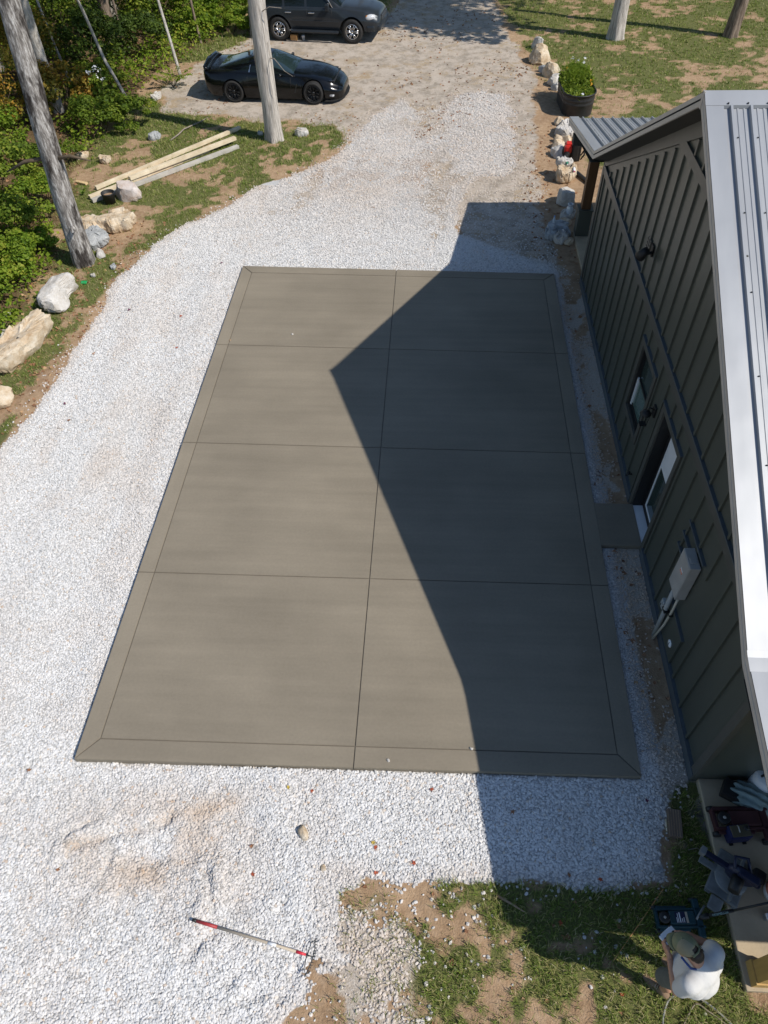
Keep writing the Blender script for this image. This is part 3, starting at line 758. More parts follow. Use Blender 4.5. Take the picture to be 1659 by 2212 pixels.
# flood light and blank plate high on the gable wall
w = MB(); w.box((XW - .03, 6.98, 3.03), (XW - .001, 7.10, 3.20), 0, None, .005)
w.tube([(XW - .03, 6.95, 3.12), (XW - .12, 6.93, 3.12)], .025, 10)
w.lathe([(.0, .0), (.055, .0), (.075, -.10), (.085, -.17), (.07, -.17), (.0, -.15)], 16, M=Matrix.Translation((XW - .14, 6.92, 3.18)) @ Matrix.Rotation(R(25), 4, 'X') @ Matrix.Rotation(R(20), 4, 'Y'))
hb(w, "flood_light", M_DARK)
w = MB(); w.box((XW - .03, 7.16, 2.99), (XW - .001, 7.34, 3.19), 0, None, .006)
for q in range(6): w.box((XW - .034, 7.18 + (q % 2) * .09, 3.02 + (q // 2) * .06), (XW - .029, 7.25 + (q % 2) * .09, 3.045 + (q // 2) * .06), 1)
hb(w, "wall_vent", [M_TRIM, M_SOFFIT])
# electrical box
w = MB(); w.box((7.70, 1.965, 1.08), (7.835, 2.30, 1.76), 0, None, .008); w.box((7.694, 1.975, 1.09), (7.70, 2.29, 1.75), 0, None, .002)
w.box((7.73, 2.05, 1.76), (7.81, 2.14, 1.77), 0)
ebox = hb(w, "electrical_box", M_GREYM)
w = MB(); w.box((7.691, 2.07, 1.49), (7.6935, 2.15, 1.525), 0); w.box((7.691, 2.07, 1.527), (7.6935, 2.15, 1.555), 1)
for q in range(3): w.box((7.690, 2.08 + .02 * q, 1.503), (7.6912, 2.092 + .02 * q, 1.512), 1)
hb(w, "warning_label", [pbr("orange_label", (.72, .19, .06), .5), M_WHITE], ebox)
w = MB(); w.tube([(7.77, 2.19, 1.08), (7.77, 2.16, .5), (7.77, 2.13, -.12)], .032, 14); w.box((7.735, 2.10, .535), (7.84, 2.205, .56), 1)
hb(w, "conduit", [M_PVC, M_DARK])
w = MB(); w.tube([(7.78, 2.03, 1.08), (7.78, 2.015, .75), (7.775, 2.03, .35), (7.74, 2.075, -.12)], .0165, 12); w.box((7.76, 1.99, .62), (7.84, 2.045, .64), 1)
hb(w, "conduit", [M_TAN, M_DARK])
w = MB(); w.tube([(7.80, 2.275, 1.08), (7.80, 2.275, .55)], .011, 8); w.box((7.765, 2.245, .40), (7.838, 2.355, .55), 0, None, .012); w.box((7.755, 2.27, .43), (7.766, 2.33, .52), 0, None, .004); w.box((7.752, 2.29, .45), (7.756, 2.31, .49), 1)
hb(w, "outlet_box", [M_PVC, M_DARK])
w = MB(); w.box((7.815, 1.58, .0), (7.849, 2.33, .70), 0); w.box((7.81, 1.56, .70), (7.849, 2.35, .722), 1); hb(w, "mounting_board", [M_SIDE, M_FLASH])
for z, y0, y1 in ((1.86, 1.93, 2.66), (1.60, 2.30, 2.70), (1.36, 2.30, 2.70)): w = MB(); w.box((7.805, y0, z), (7.849, y1, z + .03), 0); hb(w, "trim_rail", M_FLASH)
w = MB(); w.lathe([(0, 0), (.055, 0), (.055, .012), (.04, .018), (0, .018)], 20, 0, M=Matrix.Translation((7.815, 1.76, .32)) @ Matrix.Rotation(-R(90), 4, 'Y')); w.box((7.794, 1.755, .29), (7.798, 1.765, .35), 1)
hb(w, "cleanout_cap", [M_WHITE, M_DARK])
w = MB(); w.tube([(7.84, 4.95, .30), (7.76, 4.95, .30), (7.755, 4.95, .26)], .014, 8); w.lathe([(0, 0), (.03, 0), (.03, .008), (0, .008)], 10, M=Matrix.Translation((7.78, 4.95, .335)))
hb(w, "hose_tap", M_DARK)
# porch slabs and posts
w = MB(); w.box((7.90, -2.16, -.2), (24, YN, .0), 0, None, .012); hb(w, "porch_floor", M_PORCH)
w = MB(); w.box((7.92, YF, -.2), (24, 13.5, -.02), 0, None, .012); hb(w, "porch_floor", M_PORCH)
w = MB(); w.box((7.93, 13.20, -.08), (8.24, 13.50, .60), 0, None, .01); w.box((7.91, 13.18, .60), (8.26, 13.52, .63), 0); w.box((7.98, 13.25, .63), (8.19, 13.46, 2.15), 1)
hb(w, "porch_post", [M_SIDE, M_POST])
w = MB(); w.box((7.97, -2.11, .0), (8.17, -1.91, 2.12), 0); w.box((7.955, -2.125, .0), (8.185, -1.895, .16), 0)
hb(w, "porch_post", [pbr("yellow_pine_post", (.50, .31, .10), .6, 0, .2, 6.0, bump=.1, stretch=(1, 1, .1))])
# ================================================================== vehicles
def car_paint(name, col, metal=0.0, rough=0.3, dust=0.0):
    m, n, l, b = newmat(name)
    tc = n.new('ShaderNodeTexCoord')
    nz = nd(n, 'ShaderNodeTexNoise', Scale=2.5, Detail=8.0, Roughness=0.7); l.new(tc.outputs['Object'], nz.inputs['Vector'])
    r = ramp(n, [(0.4, col), (0.75, [c + dust for c in col])]); l.new(nz.outputs['Fac'], r.inputs[0]); l.new(r.outputs[0], b.inputs['Base Color'])
    b.inputs['Metallic'].default_value = metal; b.inputs['Roughness'].default_value = rough
    b.inputs['Coat Weight'].default_value = 0.35; b.inputs['Specular IOR Level'].default_value = 0.25; b.inputs['Coat Roughness'].default_value = 0.03
    return m
M_BLK = car_paint("black_car_paint", (.0025, .003, .004), 0.0, .18, .004)
M_GRY = car_paint("grey_car_paint", (.030, .036, .043), 0.3, .32, .008)
M_CARGLASS = glass_mat("car_glass", (.008, .012, .012), .05); M_CARGLASS.node_tree.nodes["Principled BSDF"].inputs["Coat Weight"].default_value = 0.0; M_CARGLASS.node_tree.nodes["Principled BSDF"].inputs["Specular IOR Level"].default_value = 0.4
M_WSGLASS = glass_mat("windscreen_glass", (.018, .032, .034), .06)
M_TYRE = pbr("tyre_rubber", (.022, .021, .02), .85, 0, .3, 12, bump=.1)
M_BLKRIM = pbr("black_wheel", (.02, .02, .021), .35, .4, .2, 8)
M_CHROME = pbr("bright_alloy", (.62, .62, .63), .22, .95, .05, 8)
M_PLAST = pbr("black_plastic", (.018, .018, .018), .55, 0, .2, 8)
M_LAMP = glass_mat("clear_lamp", (.55, .56, .58), .08)
M_RED = glass_mat("red_lamp", (.30, .015, .012), .12)
M_AMBER = glass_mat("amber_lamp", (.55, .22, .05), .12)
def lerp_tab(tab, x):
    xs = [t[0] for t in tab]
    return [float(np.interp(x, xs, [t[k] for t in tab])) for k in range(1, len(tab[0]))]
def smooth_tab(tab):
    """Catmull-Rom resample of a control table"""
    T = np.array(tab, float); out = []
    for i in range(len(T) - 1):
        p0 = T[max(i - 1, 0)]; p1 = T[i]; p2 = T[i + 1]; p3 = T[min(i + 2, len(T) - 1)]
        for s in np.linspace(0, 1, 12, endpoint=False):
            q = 0.5 * ((2 * p1) + (-p0 + p2) * s + (2 * p0 - 5 * p1 + 4 * p2 - p3) * s * s + (-p0 + 3 * p1 - 3 * p2 + p3) * s ** 3)
            q[0] = p1[0] + (p2[0] - p1[0]) * s
            out.append(q)
    out.append(T[-1]); return [tuple(o) for o in out]
def car_body(tab, arches, n=150, crown=.03, flare=.02):
    """tab: x, z_bottom, z_waist, w_waist, z_shoulder, w_shoulder, z_top, w_bottom ; x = length axis, y = half width"""
    tab = smooth_tab(tab)
    L0, L1 = tab[0][0], tab[-1][0]
    xs = sorted(set(list(np.linspace(L0, L1, n)) + [a[0] + a[2] * math.cos(t) for a in arches for t in np.linspace(.05, math.pi - .05, 25)]))
    V = []; rows = []
    for x in xs:
        zb, zw, ww, zs, ws, zt, wb = lerp_tab(tab, x)
        za = zb; fl = 0
        for (ax, az, ar) in arches:
            if abs(x - ax) < ar: za = max(za, az + math.sqrt(ar * ar - (x - ax) ** 2))
            fl = max(fl, flare * math.exp(-((x - ax) / (ar * 1.1)) ** 4))
        def side(z):
            if z <= zw: t = (z - zb) / max(zw - zb, 1e-6); return wb + (ww - wb) * math.sin(max(0, min(1, t)) * math.pi / 2) + fl
            t = (z - zw) / max(zs - zw, 1e-6); return ww + (ws - ww) * (t ** 1.6) + fl * (1 - t)
        prof = []
        for k in range(9):
            z = za + (zs - za) * k / 8.0
            prof.append((side(z) if za < zs else ws, z))
        for k in range(1, 9):
            t = k / 8.0
            y = ws * math.cos(t * math.pi / 2) ** 0.75 if k < 8 else 0.0
            z = zs + (zt - zs) * math.sin(t * math.pi / 2) ** 0.9
            prof.append((y, z))
        full = [(x, -p[0], p[1]) for p in prof] + [(x, p[0], p[1]) for p in reversed(prof[:-1])]
        rows.append(list(range(len(V), len(V) + len(full)))); V += full
    F = []
    for a, c in zip(rows[:-1], rows[1:]):
        for k in range(len(a) - 1): F.append((a[k], c[k], c[k + 1], a[k + 1]))
    F.append(tuple(rows[0])); F.append(tuple(reversed(rows[-1])))
    return V, F
class Cabin:
    def __init__(s, tab, p=.55, q=.8): s.tab = smooth_tab(tab); s.p = p; s.q = q
    def P(s, x, th, out=0.0, sy=-1):
        """x along the car, th 0 (belt) .. 90 (centre line)"""
        zb, wb, zr = lerp_tab(s.tab, x)
        t = R(th)
        c = max(math.cos(t), 0.0) ** s.p; si = max(math.sin(t), 0.0) ** s.q
        wr = wb - 0.30 * max(0, zr - zb) * si
        y = wr * c; z = zb + (zr - zb) * si
        return Vector((x, sy * y, z))
    def N(s, x, th, sy=-1):
        e = 1e-3
        a = s.P(x + e, th, 0, sy) - s.P(x - e, th, 0, sy); b_ = s.P(x, min(89.9, th + .2), 0, sy) - s.P(x, max(0.1, th - .2), 0, sy)
        n_ = a.cross(b_).normalized()
        if n_.z < 0 or (abs(n_.z) < .05 and n_.y * sy < 0): n_ = -n_
        return n_
    def shell(s, x0, x1, n=60):
        V = []; rows = []
        ths = list(np.linspace(0, 90, 15))
        for x in np.linspace(x0, x1, n):
            row = [s.P(x, t, 0, -1) for t in ths] + [s.P(x, t, 0, 1) for t in reversed(ths[:-1])]
            rows.append(list(range(len(V), len(V) + len(row)))); V += row
        F = []
        for a, c in zip(rows[:-1], rows[1:]):
            for k in range(len(a) - 1): F.append((a[k], c[k], c[k + 1], a[k + 1]))
        F.append(tuple(rows[0])); F.append(tuple(reversed(rows[-1])))
        return V, F
    def patch(s, corners, out=.006, n=14, sy=-1):
        """corners (x, th) bl, br, tr, tl"""
        V = []; F = []
        for i in range(n + 1):
            for j in range(n + 1):
                u, v = i / n, j / n
                x = (1 - v) * ((1 - u) * corners[0][0] + u * corners[1][0]) + v * ((1 - u) * corners[3][0] + u * corners[2][0])
                th = (1 - v) * ((1 - u) * corners[0][1] + u * corners[1][1]) + v * ((1 - u) * corners[3][1] + u * corners[2][1])
                V.append(s.P(x, th, 0, sy) + s.N(x, th, sy) * out)
        for i in range(n):
            for j in range(n): F.append((i * (n + 1) + j, (i + 1) * (n + 1) + j, (i + 1) * (n + 1) + j + 1, i * (n + 1) + j + 1))
        return V, F
    def screen(s, x0, x1, th, out=.006, n=16):
        """glass across the centre line: x0(base) .. x1(top)"""
        V = []; F = []
        cols = list(np.linspace(th, 90, n)); cols2 = [(-1, t) for t in cols] + [(1, t) for t in reversed(cols[:-1])]
        for i in range(n + 1):
            x = x0 + (x1 - x0) * i / n
            for sy, t in cols2: V.append(s.P(x, t, 0, sy) + s.N(x, t, sy) * out)
        m = len(cols2)
        for i in range(n):
            for j in range(m - 1): F.append((i * m + j, (i + 1) * m + j, (i + 1) * m + j + 1, i * m + j + 1))
        return V, F
def wheel(car, x, y, z, r, w, rim_r, style, face):
    """face -1: outer side towards -y"""
    M = Matrix.Translation((x, y, z)) @ Matrix.Rotation(R(90) if face < 0 else R(-90), 4, 'X')
    h = w / 2
    t = MB()
    t.lathe([(rim_r, h - .02), (rim_r + .012, h), (r - .04, h + .006), (r - .012, h - .02), (r, h - .05), (r, -h + .05), (r - .012, -h + .02), (r - .04, -h), (rim_r, -h)], 40, 0, True, M)
    for k in range(44):
        a = 2 * math.pi * k / 44
        t.box((r - .004, -.012, -h + .04), (r + .006, .012, h - .04), 0, M @ Matrix.Rotation(a, 4, 'Z'))
    tyre = t.build("wheel", M_TYRE, car)
    rm = MB()
    rm.lathe([(rim_r, h - .02), (rim_r - .012, h - .005), (rim_r - .028, h - .02), (rim_r - .03, h - .09), (0, h - .10)], 40, 1, True, M)
    rm.lathe([(rim_r + .001, h - .012), (rim_r - .012, h + .0), (rim_r - .026, h - .012)], 40, 0, True, M)
    if style == 'mesh':
        for k in range(9):
            a = 2 * math.pi * k / 9
            for da, da2 in ((-.05, -.20), (.05, .20)):
                p0 = (.05 * math.cos(a + da), .05 * math.sin(a + da), h - .035); p1 = (.14 * math.cos(a + da * .5), .14 * math.sin(a + da * .5), h - .025); p2 = ((rim_r - .018) * math.cos(a + da2), (rim_r - .018) * math.sin(a + da2), h - .016)
                rm.tube([p0, p1, p2], [.013, .010, .009], 6, 0, True, M)
    else:
        for k in range(6):
            a = 2 * math.pi * k / 6
            for da in (-.13, .13):
                p0 = (.055 * math.cos(a + da * 2), .055 * math.sin(a + da * 2), h - .03); p1 = ((rim_r - .015) * math.cos(a + da * 1.25), (rim_r - .015) * math.sin(a + da * 1.25), h - .014)
                rm.tube([p0, p1], [.021, .019], 8, 0, True, M)
    rm.lathe([(0, h - .012), (.05, h - .014), (.06, h - .035), (.06, h - .09)], 20, 0, True, M)
    for k in range(5):
        a = 2 * math.pi * k / 5 + .3
        rm.ball((.04 * math.cos(a), .04 * math.sin(a), h - .011), .008, 1, M, 1)
    rm.build("rim", [M_BLKRIM if style == 'mesh' else M_CHROME, M_PLAST], tyre)
    return tyre
def side_strip(body_y, pts, w, mat, name, car, th=.008):
    pass
def place(car, rear, front, rear_x, half_track):
    d = Vector((front[0] - rear[0], front[1] - rear[1], 0)).normalized()
    nrm = Vector((-d.y, d.x, 0))
    o = Vector((rear[0], rear[1], -.085)) - d * rear_x + nrm * half_track
    car.location = o; car.rotation_euler = (0, 0, math.atan2(d.y, d.x))

# ---- black two seat sports coupe
def sports_car():
    car = empty("sports_car")
    tag(car, "low black sports coupe with black mesh wheels parked behind the pale tree trunk", "car")
    #       x     zbot  zwst  wwst  zshl  wshl  ztop  wbot
    tab = [(0.00, .34, .62, .70, .84, .66, .885, .62), (0.06, .26, .60, .80, .86, .74, .905, .72), (0.25, .19, .56, .885, .86, .80, .915, .82), (0.60, .17, .55, .925, .855, .83, .925, .86), (1.05, .16, .54, .935, .85, .845, .94, .88),
           (1.55, .15, .50, .905, .82, .85, .93, .87), (2.10, .14, .48, .89, .79, .85, .90, .86), (2.65, .14, .48, .89, .77, .84, .87, .86), (3.05, .14, .49, .90, .755, .82, .845, .86), (3.55, .14, .50, .915, .72, .79, .80, .87),
           (3.90, .14, .46, .90, .645, .75, .735, .86), (4.20, .13, .41, .85, .555, .69, .64, .82), (4.42, .13, .36, .74, .455, .59, .52, .73), (4.54, .15, .32, .56, .385, .46, .42, .58), (4.575, .20, .30, .42, .34, .36, .36, .44)]
    arches = [(0.98, .33, .375), (3.63, .33, .375)]
    b = MB(); V, F = car_body(tab, arches, 150, flare=.0); b.add(V, F, 0, True)
    body = b.build("body", [M_BLK], car)
    b = MB(); b.box((.15, -.60, .17), (4.3, .60, .60), 0); b.box((1.40, -.84, .15), (3.2, .84, .5), 0); b.build("underbody_light_block", M_PLAST, car)  # dark boxes added inside the hollow shell to block light
    cb = Cabin([(0.42, .90, .60, .905), (0.75, .885, .66, .985), (1.10, .87, .72, 1.08), (1.50, .85, .775, 1.175), (1.85, .835, .80, 1.215), (2.15, .82, .81, 1.20), (2.50, .81, .81, 1.08), (2.85, .80, .80, .925), (3.06, .79, .77, .825)], .42, .95)
    b = MB(); V, F = cb.shell(.42, 3.06); b.add(V, F, 0, True); b.build("roof", M_BLK, car)
    b = MB(); b.add(*cb.screen(3.00, 2.22, 33), 0, True); b.build("windscreen", M_WSGLASS, car)
    b = MB(); b.add(*cb.screen(.52, 1.55, 42), 0, True); b.build("rear_window", M_CARGLASS, car)
    for sy in (-1, 1):
        b = MB(); b.add(*cb.patch([(1.60, 4), (2.78, 4), (2.32, 24), (1.66, 30)], .006, 14, sy), 0, True); b.build("side_window", M_CARGLASS, car)
        b = MB(); b.add(*cb.patch([(1.16, 4), (1.54, 4), (1.58, 30), (1.40, 26)], .006, 10, sy), 0, True); b.build("side_window", M_CARGLASS, car)
        b = MB(); b.add(*cb.patch([(1.545, 2), (1.575, 2), (1.63, 34), (1.60, 34)], .010, 8, sy), 0, True); b.build("window_trim", M_CHROME, car)
        b = MB(); b.ball((2.62, sy * .965, .865), (.055, .085, .055), 0, None, 2); b.tube([(2.64, sy * .83, .82), (2.63, sy * .93, .85)], .022, 8); b.build("door_mirror", M_BLK, car)
        # side cove behind the front wheel and door seams
        b = MB()
        b.box((3.06, sy * .895 - .012, .33), (3.09, sy * .895 + .012, .60), 0, Matrix.Translation((3.07, 0, .45)) @ Matrix.Rotation(R(18), 4, 'Y') @ Matrix.Translation((-3.07, 0, -.45)))
        b.build("side_vent", M_PLAST, car)
        b = MB(); b.box((4.16, sy * .80 - .07, .24), (4.30, sy * .80 + .03, .285), 0, Matrix.Translation((4.23, sy * .8, .26)) @ Matrix.Rotation(R(-22 * sy * -1), 4, 'Z') @ Matrix.Translation((-4.23, -sy * .8, -.26))); b.build("marker_lamp", M_LAMP, car)
        b = MB(); b.ball((4.12, sy * .62, .615), (.12, .085, .014), 0, None, 2); b.build("headlight_cover", M_BLK, car)
        for k in range(2):
            b = MB(); b.lathe([(0, .0), (.075, .0), (.075, .02), (0, .03)], 18, 0, True, Matrix.Translation((-.005, sy * (.30 + .19 * k), .70)) @ Matrix.Rotation(-R(90), 4, 'Y')); b.build("tail_lamp", M_RED, car)
    # ducktail spoiler, front splitter
    b = MB(); V = []
    for y in np.linspace(-.74, .74, 15):
        k = abs(y) / .74
        V += [(.24, y, .905), (.06 + .03 * k, y, 1.0 - .03 * k), (-.02 + .06 * k, y, 1.045 - .045 * k), (.0 + .05 * k, y, .90)]
    F = []
    for i in range(14):
        for k in range(4): F.append((i * 4 + k, i * 4 + (k + 1) % 4, (i + 1) * 4 + (k + 1) % 4, (i + 1) * 4 + k))
    F += [(0, 1, 2, 3), (59, 58, 57, 56)]
    b.add(V, F, 0, True); b.build("spoiler", M_BLK, car)
    b = MB(); pts = [(4.02, -.93), (4.30, -.86), (4.52, -.62), (4.63, -.30), (4.65, 0)]; poly = pts + [(p[0], -p[1]) for p in reversed(pts[:-1])]
    b.prism(poly, .10, .125, 0); b.build("splitter", M_PLAST, car)
    for x in (1.50, 2.92):
        for sy in (-1, 1): b = MB(); b.tube([(x, sy * .875, .22), (x, sy * .907, .5), (x, sy * .868, .77)], .004, 5); b.build("door_seam", M_PLAST, car)
    for x in (0.98, 3.63):
        for sy in (-1, 1): wheel(car, x, sy * .80, .325, .327, .24, .245, 'mesh', sy)
    place(car, (-2.119, 21.833), (.556, 21.613), .98, .92)
    return car
sports_car()
# ---- grey full size SUV
def suv():
    car = empty("suv")
    tag(car, "dark grey metallic SUV with bright alloy wheels parked beyond the black coupe", "car")
    tab = [(0.00, .55, .75, .80, 1.02, .80, 1.06, .76), (0.05, .46, .75, .88, 1.04, .86, 1.09, .84), (0.25, .42, .74, .93, 1.06, .91, 1.13, .88), (1.0, .40, .74, .945, 1.07, .925, 1.16, .90), (2.0, .40, .74, .945, 1.08, .925, 1.17, .90), (3.0, .40, .74, .945, 1.09, .92, 1.17, .90),
           (3.45, .40, .74, .945, 1.08, .90, 1.16, .90), (3.9, .40, .74, .94, 1.04, .86, 1.12, .90), (4.35, .40, .73, .92, .98, .81, 1.07, .88), (4.65, .40, .71, .88, .90, .76, 1.0, .84), (4.82, .42, .66, .80, .80, .70, .92, .77), (4.89, .50, .62, .70, .72, .64, .80, .68)]
    arches = [(1.02, .40, .47), (3.87, .40, .47)]
    b = MB(); V, F = car_body(tab, arches, 150, flare=.022); b.add(V, F, 0, True)
    b.build("body", [M_GRY], car)
    b = MB(); b.box((.1, -.62, .36), (4.75, .62, .9), 0); b.box((1.55, -.86, .36), (3.35, .86, .6), 0); b.build("underbody_light_block", M_PLAST, car)  # dark filler added under the body so no light passes through
    cb = Cabin([(.02, 1.07, .80, 1.10), (.10, 1.07, .86, 1.45), (.22, 1.08, .885, 1.78), (.45, 1.08, .90, 1.86), (1.2, 1.08, .905, 1.90), (2.0, 1.09, .905, 1.90), (2.55, 1.09, .90, 1.86), (2.85, 1.09, .895, 1.74), (3.2, 1.09, .885, 1.42), (3.5, 1.085, .86, 1.14)], .30, .95)
    b = MB(); V, F = cb.shell(.02, 3.5, 70); b.add(V, F, 0, True); b.build("roof", M_GRY, car)
    b = MB(); b.add(*cb.screen(3.44, 2.80, 34), 0, True); b.build("windscreen", M_CARGLASS, car)
    b = MB(); b.add(*cb.screen(.08, .20, 38), 0, True); b.build("rear_window", M_CARGLASS, car)
    for sy in (-1, 1):
        for c in ([(.42, 3), (1.22, 3), (1.20, 37), (.52, 37)], [(1.32, 3), (2.08, 3), (2.06, 37), (1.30, 37)], [(2.18, 3), (3.12, 3), (2.72, 37), (2.16, 37)]):
            b = MB(); b.add(*cb.patch(c, .006, 12, sy), 0, True); b.build("side_window", M_CARGLASS, car)
        b = MB(); b.box((2.92, sy * 1.02 - .10, 1.06), (3.06, sy * 1.02 + .08, 1.27), 0, None, .03); b.tube([(3.02, sy * .86, 1.10), (3.0, sy * .98, 1.13)], .03, 8); b.build("door_mirror", M_GRY, car)
        b = MB(); b.tube([(3.16, sy * .885, 1.10), (2.74, sy * .80, 1.70)], .018, 6); b.build("window_trim", M_CHROME, car)
        for x in (1.32, 2.22):
            b = MB(); b.box((x, sy * .945 - .022, .93), (x + .24, sy * .945 + .022, .965), 0, None, .012); b.ball((x + .05, sy * .93, .948), (.055, .014, .045), 1); b.build("door_handle", [M_CHROME, M_PLAST], car)
        b = MB()
        b.box((1.52, sy * .956 - .008, .68), (3.36, sy * .956 + .008, .715), 0, None, .006)
        b.build("side_moulding", M_GRY, car)
        for x in (1.30, 2.15, 3.12): b = MB(); b.tube([(x, sy * .905, .45), (x, sy * .95, .74), (x, sy * .925, 1.08)], .005, 5); b.build("door_seam", M_PLAST, car)
        b = MB(); b.box((1.50, sy * .98 - .09, .33), (3.36, sy * .98 + .04, .42), 0, None, .03); b.build("running_board", M_GRY, car)
        b = MB(); b.ball((1.52, sy * .99, .40), (.10, .03, .03), 0); b.build("step_trim", M_CHROME, car)
        b = MB(); b.ball((4.56, sy * .79, .83), (.20, .10, .105), 0, Matrix.Translation((4.56, sy * .79, .83)) @ Matrix.Rotation(-sy * R(28), 4, 'Z') @ Matrix.Translation((-4.56, -sy * .79, -.83)), 3)
        b.ball((4.44, sy * .855, .845), (.07, .05, .07), 1, None, 2); hl = b.build("headlight", [M_LAMP, M_AMBER], car)
        b = MB(); b.ball((4.80, sy * .70, .50), (.06, .10, .055), 0, None, 2); b.build("fog_lamp", M_LAMP, car)
        b = MB(); b.box((.0, sy * .84 - .06, .88), (.14, sy * .84 + .09, 1.12), 0, None, .03); b.build("tail_lamp", M_RED, car)
    b = MB(); b.box((4.62, -.80, .40), (4.93, .80, .60), 0, None, .06); b.box((4.40, -.93, .40), (4.72, .93, .60), 0, None, .06); b.build("front_bumper", M_GRY, car)
    b = MB(); b.box((-.06, -.88, .48), (.30, .88, .68), 0, None, .05); b.build("rear_bumper", M_GRY, car)
    b = MB(); b.box((4.80, -.42, .66), (4.905, .42, .84), 0, None, .02)
    for k in range(5): b.box((4.895, -.40, .675 + .033 * k), (4.915, .40, .69 + .033 * k), 1)
    b.build("grille", [M_PLAST, M_CHROME], car)
    b = MB(); b.tube([(4.35, .80, 1.0), (4.36, .86, 1.65)], .006, 6); b.build("aerial", M_PLAST, car)
    for x in (1.02, 3.87):
        for sy in (-1, 1): wheel(car, x, sy * .83, .392, .395, .27, .25, 'spoke', sy)
    place(car, (-1.506, 27.851), (1.343, 27.409), 1.02, .965)
    return car
suv()
# ================================================================== vegetation
def leaf_mat(name, stops, trans=0.35, rough=0.55):
    m, n, l, b = newmat(name)
    a = n.new('ShaderNodeAttribute'); a.attribute_name = 'tint'
    r = ramp(n, stops); l.new(a.outputs['Fac'], r.inputs[0]); l.new(r.outputs[0], b.inputs['Base Color'])
    b.inputs['Roughness'].default_value = rough; b.inputs['Specular IOR Level'].default_value = 0.25
    tr = n.new('ShaderNodeBsdfTranslucent'); l.new(r.outputs[0], tr.inputs['Color'])
    mx = n.new('ShaderNodeMixShader'); mx.inputs[0].default_value = trans
    l.new(b.outputs[0], mx.inputs[1]); l.new(tr.outputs[0], mx.inputs[2])
    l.new(mx.outputs[0], n['Material Output'].inputs['Surface'])
    return m
M_GRASS = leaf_mat("grass_blades", [(0.0, (.06, .095, .018)), (0.35, (.13, .20, .03)), (0.7, (.23, .29, .055)), (0.86, (.38, .34, .13)), (1.0, (.55, .46, .27))], .25, .6)
M_LEAF = leaf_mat("green_leaves", [(0.0, (.04, .075, .010)), (0.4, (.12, .19, .020)), (0.75, (.23, .30, .035)), (1.0, (.40, .40, .06))], .45)
M_LEAFY = leaf_mat("yellow_green_leaves", [(0.0, (.06, .125, .012)), (0.4, (.165, .265, .022)), (0.8, (.29, .37, .04)), (1.0, (.48, .46, .07))], .48)
M_LEAFD = leaf_mat("dark_green_leaves", [(0.0, (.02, .04, .009)), (0.5, (.055, .095, .015)), (0.9, (.11, .165, .025)), (1.0, (.20, .23, .04))], .4)
M_LEAFO = leaf_mat("autumn_leaves", [(0.0, (.07, .10, .015)), (0.35, (.19, .18, .03)), (0.7, (.42, .27, .04)), (1.0, (.48, .20, .03))], .40)
M_DEAD = leaf_mat("dead_leaves", [(0.0, (.10, .05, .026)), (0.5, (.25, .125, .065)), (0.85, (.36, .20, .11)), (1.0, (.46, .31, .17))], .1, .8)
M_TWIG = pbr("grey_twig", (.26, .22, .18), .85, 0, .3, 12, bump=.2)
M_STEM = pbr("brown_stem", (.11, .08, .05), .85, 0, .3, 12, bump=.2)
def grass_blades(x0, x1, y0, y1, per_m2, length, width, seed, gain=1.0, single=False):
    r = np.random.default_rng(seed)
    n = int((x1 - x0) * (y1 - y0) * per_m2)
    # tufts: blades share centres
    nt_ = max(1, n // 6)
    cx = x0 + (x1 - x0) * r.random(nt_); cy = y0 + (y1 - y0) * r.random(nt_)
    k = r.integers(0, nt_, n)
    X = cx[k] + r.normal(0, .018 + .25 * width * 3, n); Y = cy[k] + r.normal(0, .018 + .25 * width * 3, n)
    tuft_t = r.random(nt_)[k]
    g = masks(X, Y)
    keep = (r.random(n) < g['grass'] * gain) & (g['gravel'] < .6) & (X > x0) & (X < x1)
    X, Y, tuft_t = X[keep], Y[keep], tuft_t[keep]
    n = len(X)
    Z = relief(X, Y) - .004
    a = r.random(n) * 6.283; lean = .25 + .9 * r.random(n)
    Lh = length * (.45 + .8 * r.random(n))
    dx, dy = np.cos(a), np.sin(a)
    w = width * (.6 + .7 * r.random(n))
    bx, by = -dy * w, dx * w
    mx_, my_, mz = X + dx * Lh * lean * .25, Y + dy * Lh * lean * .25, Z + Lh * .55
    tx, ty, tz = X + dx * Lh * lean * .8, Y + dy * Lh * lean * .8, Z + Lh * np.clip(1.05 - .5 * lean, .25, 1)
    tint = np.clip(.34 * tuft_t + .45 * fbm(X, Y, 1.3, 3, 5) + .40 * r.random(n) - .08, 0, 1)
    dry = r.random(n) < (.26 + .25 * (g['grass'][keep] < .6)); tint = np.where(dry, .8 + .2 * r.random(n), np.minimum(tint, .85))
    if single:
        V = np.stack([np.stack([X - bx, Y - by, Z], -1), np.stack([X + bx, Y + by, Z], -1), np.stack([tx, ty, tz], -1)], 1).reshape(-1, 3)
        F = np.arange(3 * n).reshape(-1, 3); return V, F, np.repeat(tint, 3)
    V = np.stack([np.stack([X - bx, Y - by, Z], -1), np.stack([X + bx, Y + by, Z], -1), np.stack([mx_ + bx * .7, my_ + by * .7, mz], -1), np.stack([mx_ - bx * .7, my_ - by * .7, mz], -1), np.stack([tx, ty, tz], -1)], 1).reshape(-1, 3)
    o = np.arange(n)[:, None] * 5
    F = np.concatenate([o + np.array([[0, 1, 2]]), o + np.array([[0, 2, 3]]), o + np.array([[3, 2, 4]])], 0)
    return V, F, np.repeat(tint, 5)
GV, GF, GT = [], [], []; off = 0
